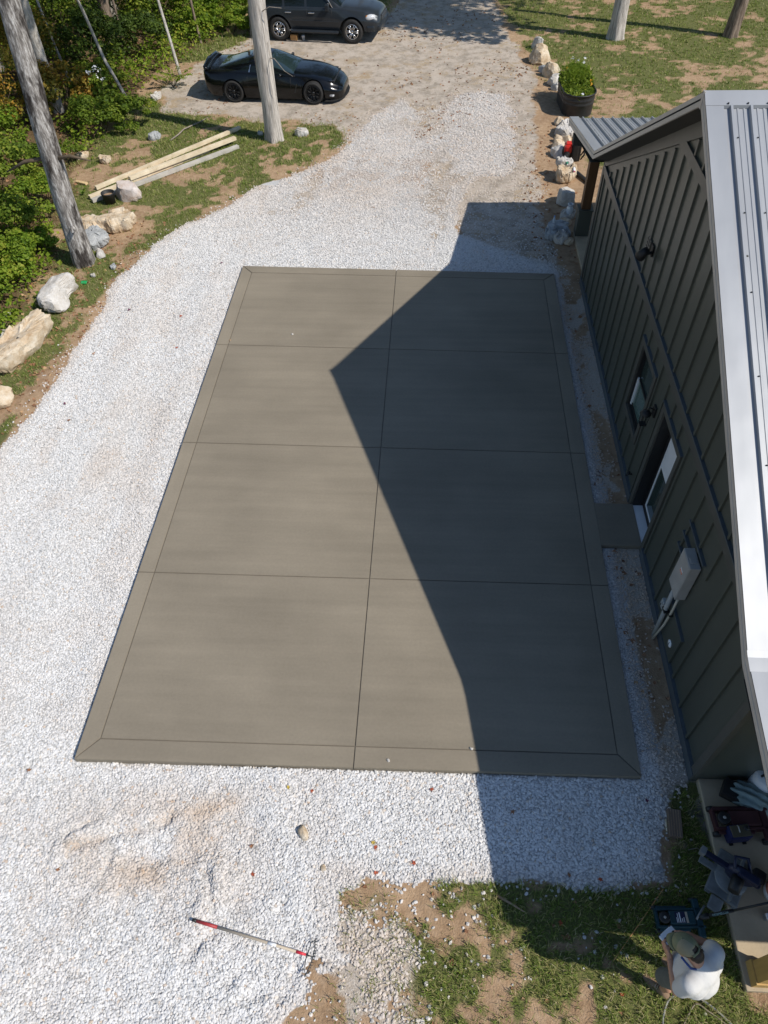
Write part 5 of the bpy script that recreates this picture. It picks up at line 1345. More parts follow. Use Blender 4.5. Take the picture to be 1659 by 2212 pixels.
rock("blocky pinkish white boulder in front of the black pot and lumber ends", -3.80, 15.30, (.80, .62, .55), .1, R_PINK, 1, group=GL)
rock("flat tan limestone slab with small dark stone on it, below the blocky pinkish boulder", -3.62, 13.72, (1.0, .80, .34), .35, R_TAN, 2, group=GL)
rock("tan slab boulder partly hidden behind the dark trunk", -4.18, 13.42, (.75, .75, .34), -.4, R_TAN, 3, group=GL)
rock("grey slab boulder leaning beside the dark scaly trunk", -3.86, 12.84, (.58, .66, .30), .5, R_GREY, 4, tilt=(.25, -.15), group=GL)
rock("small white rock at the foot of the dark scaly trunk", -3.63, 12.30, (.26, .36, .2), .3, R_WHITE, 5, group=GL, sub=3)
rock("waisted bone shaped whitish boulder beside a green scrap", -3.97, 10.52, (1.42, .74, .50), 1.62, R_WHITE, 26, 4, .52, group=GL)
rock("longest tan limestone slab lying slanted at the left edge", -4.12, 8.50, (2.1, .80, .40), 1.42, R_TAN, 7, 9, .10, tilt=(.05, .03), group=GL)
rock("pale rounded boulder cut by the left frame edge below the long slab", -4.02, 6.92, (.72, .66, .45), .4, R_TAN, 8, group=GL)
rock("small dark stone lying on the flat tan slab", -3.42, 13.55, (.16, .12, .08), .3, R_BROWN, 9, zoff=.0, name="stone", base=.18, sub=3)
for i, (x, y, s, m_, t) in enumerate([(-5.12, 17.45, .42, R_TAN, "pale rock half sunk in grass left of the lumber"), (-5.88, 17.7, .38, R_TAN, "low pale rock half sunk in grass beside the dark trunk"), (-3.15, 11.77, .20, R_GREY, "small grey stone by the gravel edge right of the tree foot"), (-3.50, 11.35, .15, R_WHITE, "small white stone below the tree foot on bare soil"),
                                      (-4.07, 19.0, .40, R_GREY, "flat grey stone on bare soil above the lumber"), (-4.86, 22.2, .40, R_WHITE, "pale flat stone beside the fern at the parking edge"), (-.84, 19.3, .22, R_WHITE, "small white stone left of the pale trunk foot"), (.45, 19.25, .45, R_WHITE, "flat whitish stone right of the pale trunk foot"),
                                      (-4.68, 8.95, .30, R_WHITE, "small pale rock left of the long slab"), (-4.9, 9.7, .22, R_WHITE, "tiny white rock above the pale one left of the long slab"), (-4.5, 8.35, .34, R_GREY, "greyish small rock touching the left frame edge by the long slab")]):
    rock(t, x, y, (s, s * .75, s * .45), i * .9, m_, 30 + i, name="stone", group="small stones of the left verge", sub=3)
RR = [(8.16, 26.75, .50, .45, .45, R_WHITE, "white boulder farthest along the lawn edge"), (8.15, 25.35, .85, .8, .62, R_TAN, "large tan boulder second from the far end of the lawn edge"), (8.17, 24.35, .32, .3, .28, R_GREY, "small grey rock below the large tan boulder"), (8.38, 23.95, .55, .62, .5, R_TAN, "tan rock between the small grey rock and the planter"), (8.45, 23.2, .5, .5, .42, R_WHITE, "whitish rock just beyond the black planter"), (8.42, 22.75, .3, .3, .25, R_WHITE, "small whitish rock touching the far side of the black planter"),
      (8.27, 20.0, .3, .34, .25, R_TAN, "small tan rock right below the black planter"), (8.40, 19.82, .34, .3, .24, R_TAN, "small rounded tan rock beside the one below the black planter"), (8.40, 19.22, .82, .72, .30, R_WHITE, "large flat pale slab between planter and leaf blower"), (8.10, 18.73, .36, .3, .24, R_TAN, "small tan rock below the large flat pale slab"), (8.36, 18.65, .34, .3, .24, R_TAN, "small tan rock behind the leaf blower's left shoulder"), (8.03, 18.33, .44, .36, .28, R_TAN, "tan rock left of the leaf blower, upper one"), (8.02, 17.80, .48, .46, .36, R_WHITE, "pale rock left of the leaf blower, lower one"),
      (8.04, 16.30, .62, .62, .36, R_TAN, "lower tan slab of the stack below the blower nozzle"), (7.92, 14.98, .62, .55, .5, R_WHITE, "white jagged boulder in front of the brown porch post"), (7.84, 14.15, .4, .34, .2, R_WHITE, "pale stone under the glass jar in the shade"), (7.78, 13.90, .38, .3, .2, R_TAN, "tan stone below the jar in the shade"), (7.55, 13.72, .58, .42, .16, R_GREY, "flat grey slab holding the water bottle"), (7.36, 13.34, .55, .34, .18, R_GREY, "grey slab farthest left in the shaded pile by the post"),
      (7.70, 13.38, .42, .36, .18, R_GREY, "flat grey slab between bottle slab and post base"), (7.58, 13.06, .42, .36, .2, R_WHITE, "whitish stone lowest in the shaded pile by the post"), (7.78, 13.0, .26, .3, .18, R_TAN, "small tan stone touching the porch edge in the shade")]
for i, (x, y, a, c, h, m_, t) in enumerate(RR): rock(t, x, y, (a, c, h), i * 1.3, m_, 60 + i, group=GRR)
rock("upper tan slab of the stack below the blower nozzle, with litter on it", 8.0, 16.55, (.48, .42, .20), .4, R_WHITE, 91, base=.12, zoff=0.05, group=GRR)
rock("tan fist sized rock lying alone on the white gravel", 3.05, -.80, (.13, .21, .12), .25, R_TAN, 92, name="stone", sub=3)
for i, (x, y) in enumerate([(1.7, 29.8), (1.35, 30.3), (2.0, 30.6), (1.1, 29.9), (1.75, 31.2)]):
    rock("grey rock in the small pile ahead of the grey SUV", x, y, (.45, .4, .32), i, R_GREY, 95 + i, group="rock pile beyond the SUV", name="stone", sub=3)
rock("small orange stone at the gravel's ragged lower edge", 3.33, -1.18, (.07, .09, .05), .3, R_TAN, 101, name="stone", sub=3)
rock("flat grey green stone on dark soil near the jack", 7.22, -1.02, (.12, .10, .05), .4, R_GREY, 102, name="stone", sub=3)

# ================================================================== lumber, pot, scraps
M_LUM = pbr("pale_lumber", (.62, .50, .33), .7, 0, .14, 3.0, bump=.06, col2=(.70, .60, .44))
M_LUMG = pbr("weathered_lumber", (.46, .43, .38), .75, 0, .2, 4.0, bump=.06)
def board(name, label, a, c, w, h, z, mat, cat="lumber", group="boards stacked in the grass"):
    a = Vector((*a, 0)); c = Vector((*c, 0)); d = c - a; L = d.length
    mb = MB(); mb.box((0, -w / 2, 0), (L, w / 2, h), 0, None, .004)
    for k in range(3): mb.box((L * (.2 + .3 * k), -w * .2, h - .001), (L * (.2 + .3 * k) + .03, -w * .2 + .02, h + .0008), 1)
    o = mb.build(name, [mat, R_BROWN]); o.location = (a.x, a.y, gz(a.x, a.y) + z); o.rotation_euler = (0, 0, math.atan2(d.y, d.x))
    return tag(o, label, cat, group)
board("lumber_board", "longest pale board, farthest from the gravel", (-4.85, 15.72), (-1.56, 19.70), .10, .09, .02, M_LUM)
board("lumber_board", "pale board resting on top of the lumber pile, its near end short of the others", (-3.98, 16.10), (-1.50, 18.72), .13, .09, .11, M_LUM)
board("lumber_board", "weathered grey sided board nearest the gravel", (-4.72, 15.0), (-1.36, 18.36), .12, .09, .02, M_LUMG)
board("lumber_board", "pale board in the middle of the pile ending at the black pot", (-4.85, 15.18), (-2.2, 18.1), .12, .09, .02, M_LUM)
board("lumber_offcut", "short orange board offcut in the grass right of the dark trunk", (-5.55, 16.15), (-5.2, 16.0), .10, .05, .02, M_PINE, "offcut", None)
def pot(x, y):
    b = MB(); b.lathe([(0, .0), (.13, .0), (.17, .27), (.18, .28), (.18, .31), (.165, .31), (.15, .22), (0, .21)], 24); 
    o = b.build("plant_pot", M_PLAST); o.location = (x, y, gz(x, y) - .01); tag(o, "black plastic plant pot at the lumber ends beside the blocky boulder", "pot")
    s = MB(); s.lathe([(0, .225), (.15, .222)], 16); s.build("soil", R_BROWN, o)
pot(-4.22, 15.0)
g = MB()
for k in range(7): g.tube([(.02 * k - .07, -.05, .01), (.02 * k - .05 + .01 * (k % 3), .02, .05), (.02 * k - .08, .08, .015)], .012, 5)
o = g.build("plastic_scrap", pbr("green_plastic", (.01, .32, .09), .4)); o.location = (-3.62, 11.05, gz(-3.6, 11.05)); tag(o, "crumpled bright green plastic scrap beside the waisted boulder", "scrap")
def stick(label, pts, rad, mat=M_TWIG, name="branch", cat="branch"):
    b = MB(); x, y = pts[0][0], pts[0][1]; z = gz(x, y)
    for p in [pts] if not isinstance(pts[0][0], (list, tuple)) else pts: b.tube([(q[0] - x, q[1] - y, q[2]) for q in p], rad, 6, 0, True, None, True, .3)
    o = b.build(name, mat); o.location = (x, y, z); return tag(o, label, cat)
stick("bent fallen branch on bare soil above the lumber", [(-3.55, 18.85, .03), (-3.35, 19.2, .08), (-3.3, 19.6, .06), (-2.9, 20.2, .05), (-2.75, 20.6, .03)], [.02, .022, .02, .016, .008])
stick("reddish stick in the shaded grass below the gravel", [(5.36, -1.38, .03), (5.52, -1.46, .03), (5.68, -1.54, .02)], [.016, .014, .006], R_BROWN, "stick", "stick")
stick("pale wood chip beside the brown timber block", [(7.43, -.44, .015), (7.415, -.58, .02)], [.012, .010], M_LUM, "stick", "stick")
stick("dry branching twig on dark soil beside the porch edge", [(7.62, -.78, .02), (7.72, -.76, .04), (7.80, -.80, .02)], [.005, .006, .003], M_TWIG, "stick", "stick")
b = MB(); b.box((-.075, -.16, 0), (.075, .16, .10), 0, None, .006)
for k in range(4): b.box((-.05 + .03 * k, -.155, .0995), (-.045 + .03 * k, .155, .1005), 1)
o = b.build("timber_block", [pbr("weathered_timber", (.17, .12, .085), .85, 0, .3, 7, bump=.2, stretch=(1, .2, 1)), R_BROWN]); o.location = (7.51, -.50, gz(7.51, -.5)); o.rotation_euler = (0, 0, -.12); tag(o, "weathered brown timber block on the dark soil by the porch edge", "block")
def box_cup():
    x, y = -.98, 27.98
    b = MB(); b.box((-.13, -.09, 0), (.13, .09, .19), 0, None, .006); b.box((-.10, -.0915, .04), (.10, -.0905, .15), 1); o = b.build("cardboard_box", [pbr("brown_cardboard", (.40, .22, .08), .8), pbr("dark_cardboard", (.30, .16, .06), .8)]); o.location = (x, y, gz(x, y)); o.rotation_euler = (0, 0, -.15); tag(o, "small brown cardboard box on the ground under the grey SUV's side", "box")
    b = MB(); b.lathe([(0, 0), (.05, 0), (.07, .15), (.075, .155), (.06, .155), (.045, .01)], 16); o = b.build("paper_cup", M_WHITE); o.location = (-.62, 27.9, gz(-.6, 27.9)); tag(o, "white cup beside the cardboard box under the grey SUV", "cup")
box_cup()

# ================================================================== black trough planter
def planter():
    x, y = 8.86, 21.35; z = gz(x, y)
    root = empty("trough_planter", (x, y, z), R(3)); tag(root, "black ribbed oval stock tank planter full of green plants beside the lawn", "planter")
    rx, ry, h = .50, .95, .62
    def ring(k, hh, n=64):
        pts = []
        for i in range(n):
            a = 2 * math.pi * i / n
            cx, cy = math.cos(a), math.sin(a)
            yy = (ry - rx) * (1 if cy > 0 else -1)
            pts.append((rx * cx * k, (rx * cy * k + yy), hh))
        return pts
    b = MB(); V = []; F = []; n = 64
    prof = [(.93, 0), (.94, .05)]
    for q in range(9): pass
    prof += [(.955, .30), (.975, .32), (.975, .36), (.96, .38), (.965, .42), (.985, .44), (.985, .48), (.97, .50), (.985, h - .03), (1.03, h - .02), (1.03, h + .01), (.97, h + .01), (.95, .40)]
    for k, hh in prof: V += ring(k, hh, n)
    # vertical ribs on the lower wall
    for i in range(n):
        if i % 2:
            for row in (1, 2): p = V[row * n + i]; V[row * n + i] = (p[0] * .985, p[1] * .992, p[2])
    for r_ in range(len(prof) - 1):
        for i in range(n): F.append((r_ * n + i, r_ * n + (i + 1) % n, (r_ + 1) * n + (i + 1) % n, (r_ + 1) * n + i))
    b.add(V, F, 0, True); b.build("tank", pbr("black_galvanised_tank", (.030, .030, .031), .5, .2, .3, 9), root)
    b = MB(); b.add(ring(.95, .46, n), [tuple(range(n))], 0); b.build("soil", R_BROWN, root)
    r = np.random.default_rng(4); n = 3800
    a = r.random(n) * 6.28; q = np.sqrt(r.random(n)) * .95
    X = rx * q * np.cos(a); Y = rx * q * np.sin(a) + (r.random(n) - .5) * 2 * (ry - rx)
    top = .16 + .42 * sstep(-.3, .6, Y) * (1 - .5 * (X / rx) ** 2)
    Z = .44 + top * r.random(n) ** .7
    sp = 1 + .55 * (Z - .5)
    V, F, T = leaves(np.stack([X * sp, Y * (1 + .12 * (Z - .5)), Z], -1), r.normal(0, .7, (n, 3)) + [0, 0, .6], .095, r, tint=np.clip(.35 + .5 * r.random(n), 0, 1))
    npmesh("foliage", V, F, M_LEAF, {'tint': T}, root)
    gvn = 1600; a = r.random(gvn) * 6.28; X = rx * .8 * np.cos(a) * r.random(gvn); Y = .1 + (r.random(gvn)) * .75
    P0 = np.stack([X, Y, np.full(gvn, .5)], -1); tip = P0 + np.stack([r.normal(0, .14, gvn), r.normal(.02, .14, gvn), .28 + .38 * r.random(gvn)], -1)
    s = np.stack([np.cos(a), np.sin(a), 0 * a], -1) * .006
    V = np.stack([P0 - s, P0 + s, tip], 1).reshape(-1, 3); npmesh("plant_stem", V, np.arange(3 * gvn).reshape(-1, 3), M_LEAFY, {'tint': np.repeat(.35 + .4 * r.random(gvn), 3)}, root)
    for nm, m_, pts, sz in (("yellow_flower", pbr("yellow_petal", (.80, .42, .02), .6), [(.36, -.18, .78), (.38, -.25, .72), (-.28, .55, .92)], .045), ("white_flower", M_WHITE, [(.12, .92, 1.0), (.3, .85, .97), (.02, -.86, .66), (.35, 1.0, 1.05), (-.05, 1.0, 1.05)], .045)):
        for p in pts:
            P = np.array([p] * 10) + r.normal(0, .02, (10, 3)); V, F, T = leaves(P, r.normal(0, .4, (10, 3)) + [0, -.2, 1], sz, r); npmesh(nm, V, F, m_, None, root)
planter()

# ================================================================== backpack leaf blower on the soil
def blower():
    x, y = 8.36, 17.62; z = gz(x, y)
    root = empty("leaf_blower", (x, y, z), R(-8)); tag(root, "red and black backpack leaf blower standing on bare soil by the porch", "leaf blower")
    b = MB(); b.box((-.02, -.18, .0), (.18, .18, .50), 0, None, .05); b.box((.16, -.16, .02), (.23, .16, .56), 0, None, .035); b.build("back_pad", M_PLAST, root)
    b = MB(); b.lathe([(0, -.11), (.15, -.11), (.19, -.06), (.19, .05), (.16, .10), (0, .11)], 24, 0, True, Matrix.Translation((-.10, 0, .22)) @ Matrix.Rotation(R(90), 4, 'X')); b.build("fan_housing", M_PLAST, root)
    b = MB(); b.box((-.24, -.14, .20), (-.02, .15, .42), 0, None, .06); b.box((-.20, -.10, .40), (-.04, .10, .46), 0, None, .02); b.build("engine_cover", pbr("red_plastic", (.62, .03, .02), .35), root)
    b = MB(); b.box((.226, -.05, .20), (.236, .03, .46), 0); b.build("strap_badge", pbr("grey_webbing", (.40, .38, .36), .7), root)
    for s in (-1, 1):
        b = MB(); b.tube([(.21, s * .11, .52), (.31, s * .13, .42), (.33, s * .14, .2), (.25, s * .13, .06)], [.028, .03, .028, .018], 6); b.build("shoulder_strap", M_PLAST, root)
    b = MB(); pts = [(-.14, -.16, .20), (-.20, -.34, .14), (-.16, -.52, .10), (-.02, -.72, .09)]
    b.tube(pts, [.075, .08, .075, .06], 14)
    for k in range(9):
        t = k / 9 * 2; i = int(t); p = Vector(pts[i]).lerp(Vector(pts[i + 1]), t - i); d = (Vector(pts[i + 1]) - Vector(pts[i])).normalized()
        b.tube([p - d * .006, p + d * .006], .085, 14)
    b.build("flexible_hose", M_PLAST, root)
    b = MB(); b.tube([(-.03, -.70, .09), (.28, -1.20, .08), (.62, -1.75, .07)], [.058, .055, .05], 14); b.tube([(.05, -.84, .09), (.07, -.87, .20)], [.02, .025], 8); b.build("blower_tube", M_PLAST, root)
blower()
# things lying on the stones
def bottle(label, x, y, z, r_, h, mat, cap, lie=None, name="bottle"):
    b = MB(); b.lathe([(0, 0), (r_, 0), (r_ * 1.02, h * .1), (r_ * .96, h * .35), (r_, h * .62), (r_ * .45, h * .86), (r_ * .42, h * .92), (0, h * .92)], 16)
    o = b.build(name, mat); c = MB(); c.lathe([(0, h * .9), (r_ * .5, h * .9), (r_ * .5, h), (0, h)], 12); c.build("cap", cap, o)
    o.location = (x, y, z)
    if lie is not None: o.rotation_euler = (R(90), 0, lie)
    return tag(o, label, "bottle")
M_CLEAR = glass_mat("clear_plastic", (.52, .58, .64), .1)
bottle("clear water bottle with blue cap upright on the flat grey slab", 7.45, 13.66, .03, .034, .23, M_CLEAR, pbr("blue_cap", (.10, .30, .65), .4))
bottle("green bottle lying on the upper slab of the stone stack", 8.02, 16.50, .33, .035, .22, pbr("green_bottle", (.03, .22, .12), .3), M_WHITE, .1)
bottle("white and magenta bottle lying on the stone stack's right end", 8.24, 16.36, .22, .04, .24, M_WHITE, pbr("magenta_cap", (.55, .03, .16), .4), -.1)
b = MB(); b.lathe([(0, 0), (.07, 0), (.085, .03), (.085, .15), (.06, .19), (.06, .22), (.068, .225), (.068, .25), (.055, .25), (.055, .2), (.07, .14), (.07, .02), (0, .01)], 20)
o = b.build("glass_jar", M_CLEAR); o.location = (7.88, 14.13, .08); tag(o, "open clear glass jar standing on the pale stone by the post", "jar")
# fallen leaves one can count on the gravel and slab
def leaf_obj(x, y, z, s, rot, mat, label, seed):
    b = MB(); random.seed(seed); n = 10; V = [(0, 0, .012)]
    for k in range(n):
        a = 2 * math.pi * k / n; rr = s * (1.0 if k % 2 == 0 else .52) * (.75 + .5 * random.random()); V.append((rr * math.cos(a), rr * .8 * math.sin(a), .006 + .018 * random.random()))
    F = [(0, 1 + k, 1 + (k + 1) % n) for k in range(n)]
    V += [(v[0], v[1], v[2] - .0015) for v in V]; o_ = n + 1
    F += [(o_, o_ + 1 + (k + 1) % n, o_ + 1 + k) for k in range(n)] + [(1 + k, o_ + 1 + k, o_ + 1 + (k + 1) % n, 1 + (k + 1) % n) for k in range(n)]
    b.add(V, F); o = b.build("fallen_leaf", mat); o.location = (x, y, z); o.rotation_euler = (0, 0, rot); return tag(o, label, "leaf", "fallen leaves on gravel and slab")
M_LR = pbr("red_leaf", (.42, .09, .035), .7, 0, .3, 20); M_LB = pbr("brown_leaf", (.26, .12, .055), .7, 0, .3, 20); M_LY = pbr("yellow_leaf", (.50, .36, .06), .7, 0, .3, 20); M_LP = pbr("purple_leaf", (.16, .05, .09), .7, 0, .3, 20)
LV = [(3.91, -.88, M_LY, "yellow leaf on gravel below the tan lone rock's right"), (3.94, -.93, M_LR, "rusty leaf touching the yellow leaf on gravel"), (4.40, -1.08, M_LR, "rusty leaf on gravel near its lower edge, left of the shade"), (3.96, -1.21, M_LR, "red leaf at the gravel's lower edge below the yellow leaf"), (2.45, -.98, M_LB, "brown leaf on gravel left of the lone tan rock"), (2.52, -1.29, M_LR, "red leaf on gravel midway to the rake"), (-.59, -.21, M_LB, "brown leaf on gravel at far left below the slab corner"),
      (3.10, -.31, M_LR, "rusty leaf on gravel just below the slab's front edge"), (2.80, -.28, M_LY, "tan leaf on gravel just below the slab's front edge"), (.20, -1.35, M_LB, "brown leaf left of the stained gravel patch"), (-2.24, 9.99, M_LP, "purple leaf on the gravel left of the slab, farther up"), (-1.03, 9.81, M_LR, "red leaf on the gravel close to the slab's upper left"), (-.83, 8.67, M_LR, "rusty leaf on the gravel left of the slab's second panel"), (-2.63, 6.88, M_LP, "purplish leaf near the left gravel edge, lower"), (-2.38, 6.41, M_LB, "dark brown leaf near the left gravel edge, lowest"),
      (5.59, -.44, M_LB, "brown leaf on the shaded gravel"), (7.24, -.23, M_LP, "dark red leaf on shaded gravel at the slab corner"), (4.6, -.22, M_LR, "orange leaf on gravel below the centre joint"), (-.55, 11.95, M_LP, "dark red leaf above the slab's upper left corner"), (6.2, -1.12, M_LB, "brown leaf at the shaded gravel's bottom edge"), (6.55, -1.15, M_LR, "rusty leaf at the shaded gravel's bottom edge, farther right"), (5.0, -1.75, M_LB, "brown leaf in the yard grass by the bare soil"), (6.05, -1.62, M_LR, "pinkish leaf in the shade edge of the yard"), (6.62, -2.25, M_LR, "pinkish brown leaf in sunlit grass left of the person's shoe")]
for i, (x, y, m_, t) in enumerate(LV): leaf_obj(x, y, gz(x, y) + .016, .034 if y < 3 else .045, i * 1.1, m_, t, i)

for k, (x, y) in enumerate([(1.56, 9.09), (.27, 8.86), (4.04, .10), (5.1, .3)]): rock('tiny pale stone lying on the slab surface' if k != 1 else 'tiny dark speck of dirt on the slab near its left joint', x, y, (.05, .04, .03), k, R_WHITE if k != 1 else R_BROWN, 110 + k, name='stone', base=0.0, zoff=-.003, sub=2, group='crumbs on the slab')
# ================================================================== garden rake
def rake():
    x, y = 1.97, -1.81; z = gz(x, y) + .035
    root = empty("garden_rake", (x, y, z), math.atan2(-2.07 + 1.81, 3.24 - 1.97)); tag(root, "wooden handled rake with red grips lying on the white gravel", "rake")
    L = 1.30
    b = MB(); b.tube([(.27, 0, .02), (.8, 0, .025), (1.20, 0, .02)], .015, 12); b.build("handle", pbr("pale_ash_wood", (.44, .37, .28), .6, 0, .15, 9, stretch=(.1, 1, 1)), root)
    b = MB(); b.tube([(.87, 0, .0245), (.97, 0, .0235)], .0157, 12); b.build("sticker", M_WHITE, root)
    M_RG = pbr("dark_red_grip", (.33, .03, .03), .5); M_RB = pbr("bright_red_collar", (.62, .03, .05), .45)
    b = MB(); b.tube([(.02, 0, .02), (.27, 0, .02)], .018, 12); b.build("grip", M_RG, root)
    b = MB(); b.tube([(-.03, 0, .02), (.02, 0, .02)], [.017, .019], 12); b.build("end_cap", M_PLAST, root)
    b = MB(); b.tube([(1.20, 0, .02), (1.31, 0, .012)], [.018, .012], 12); b.build("collar", M_RB, root)
    b = MB()
    hd = [(1.36, .17, .0), (1.385, .08, .005), (1.39, 0, .008), (1.385, -.08, .005), (1.36, -.19, .0)]
    b.tube([(1.30, 0, .012), (1.39, 0, .01)], .007, 8); b.tube(hd, .0055, 8)
    b.tube([(1.32, 0, .01), (1.33, .12, .01), (1.365, .16, .0)], .004, 6); b.tube([(1.32, 0, .01), (1.33, -.12, .01), (1.365, -.18, .0)], .004, 6)
    for k in range(14):
        q = -.19 + .36 * k / 13; xx = 1.39 - .9 * q * q
        b.tube([(xx, q, .006), (xx + .012, q, .03), (xx + .03, q, .055)], [.0045, .004, .002], 6)
    b.build("rake_head", pbr("dark_steel", (.06, .065, .07), .5, .6), root)
rake()
# ================================================================== tools by the porch
M_TEAL = pbr("teal_jack_paint", (.022, .062, .075), .4, .2, .2, 9)
M_REDJ = pbr("dull_red_jack_paint", (.075, .028, .03), .5, .1, .25, 7)
def text_mesh(name, s, size, mat, parent, M):
    cu = bpy.data.curves.new(name, 'FONT'); cu.body = s; cu.size = size; cu.extrude = .0005; cu.align_x = 'CENTER'; cu.align_y = 'CENTER'
    t = bpy.data.objects.new(name, cu); COL.objects.link(t)
    dg = bpy.context.evaluated_depsgraph_get(); me = bpy.data.meshes.new_from_object(t.evaluated_get(dg))
    bpy.data.objects.remove(t); o = bpy.data.objects.new(name, me); me.materials.clear(); me.materials.append(mat); COL.objects.link(o); o.parent = parent; o.matrix_local = M
    return o
def floor_jack(label, x, y, rot, mat, z=None, handle=True, sticker=True, sc=1.0):
    z = gz(x, y) if z is None else z
    root = empty("floor_jack", (x, y, z), rot); tag(root, label, "jack"); root.scale = (sc, sc, sc)
    b = MB()
    for s in (-1, 1): b.box((.0, s * .085 - .012, .03), (.52, s * .085 + .012, .13), 0, None, .006); b.box((.03, s * .105 - .02, .05), (.36, s * .105 + .02, .09), 0, None, .008)
    b.box((.0, -.09, .04), (.03, .09, .11), 0, None, .004); b.build("frame", mat, root)
    b = MB(); b.box((.14, -.068, .06), (.42, .068, .145), 0, None, .012); b.build("lift_arm", mat, root)
    b = MB(); b.lathe([(0, .11), (.055, .11), (.06, .15), (.05, .16), (0, .155)], 20, 0, True, Matrix.Translation((.085, 0, 0))); b.lathe([(0, .158), (.014, .158), (.014, .166), (0, .166)], 12, 1, True, Matrix.Translation((.085, 0, 0))); b.build("saddle", [M_PLAST, M_GREYM], root)
    b = MB(); b.box((.43, -.19, .07), (.50, .19, .13), 0, None, .012); b.build("rear_axle", mat, root)
    for s in (-1, 1):
        b = MB(); b.tube([(.465, s * .185 - .02, .05), (.465, s * .185 + .02, .05)], .05, 18); b.build("caster", M_PLAST, root)
        b = MB(); b.tube([(.02, s * .115 - .018, .035), (.02, s * .115 + .018, .035)], .037, 16); b.build("front_wheel", M_PLAST, root)
    if sticker:
        b = MB(); b.box((.20, -.055, .1452), (.34, .055, .1465), 0); b.box((.315, -.054, .1466), (.339, .054, .1470), 2)
        for k, (x0, w) in enumerate(((.212, .05), (.226, .09), (.245, .098), (.27, .04), (.29, .05))): b.box((x0, -.05, .1466), (x0 + (.012 if k == 2 else .007), -.05 + w, .1471), 1)
        b.build("sticker", [pbr("navy_sticker", (.012, .016, .05), .4), M_WHITE, pbr("tan_sticker", (.42, .36, .27), .5)], root)
    if handle:
        b = MB(); b.tube([(.47, 0, .13), (.56, .01, .17)], .03, 12); b.tube([(.54, .01, .16), (.78, .03, .33)], .019, 12); b.tube([(.76, .028, .318), (1.25, .075, .66)], .013, 12); h = b.build("handle", M_PLAST, root)
        d = Vector((.24, .02, .17)).normalized(); c = Vector((.665, .02, .249)); up = Vector((-.3, -.35, .9)); up = (up - d * up.dot(d)).normalized(); sd = up.cross(d)
        Mx = Matrix((( -d.x, -sd.x, up.x, c.x + up.x * .0195), (-d.y, -sd.y, up.y, c.y + up.y * .0195), (-d.z, -sd.z, up.z, c.z + up.z * .0195), (0, 0, 0, 1)))
        text_mesh("lettering", "PITTSBURGH", .030, pbr("pale_teal_lettering", (.25, .42, .42), .5), h, Mx)
    return root
floor_jack("teal floor jack with black handle in the grass by the porch", 7.08, -1.535, R(3), M_TEAL)
floor_jack("dull red floor jack standing on the porch floor", 7.92, -.48, R(3), M_REDJ, 0.0, False, False, 1.25)
def blue_case():
    root = empty("air_compressor", (8.17, -.62, 0.0), R(8)); tag(root, "blue cased portable compressor in front of the red jack on the porch", "compressor")
    b = MB(); b.box((-.13, -.08, .0), (.13, .08, .20), 0, None, .03); b.build("case", pbr("blue_plastic", (.01, .016, .075), .45), root)
    b = MB(); b.box((-.11, -.065, .198), (.11, .065, .215), 0, None, .008); b.tube([(-.02, -.02, .215), (-.02, .04, .235), (-.02, .06, .215)], .008, 6, 1); b.lathe([(0, .21), (.03, .21), (.03, .225), (0, .225)], 16, 2, True, Matrix.Translation((.075, .02, 0))); b.build("top_panel", [pbr("olive_panel", (.10, .085, .05), .6), M_GREYM, M_PLAST], root)
    b = MB(); b.box((-.10, -.1, .0), (-.06, .1, .02), 0); b.box((.06, -.1, .0), (.10, .1, .02), 0); b.build("foot", M_PLAST, root)
blue_case()
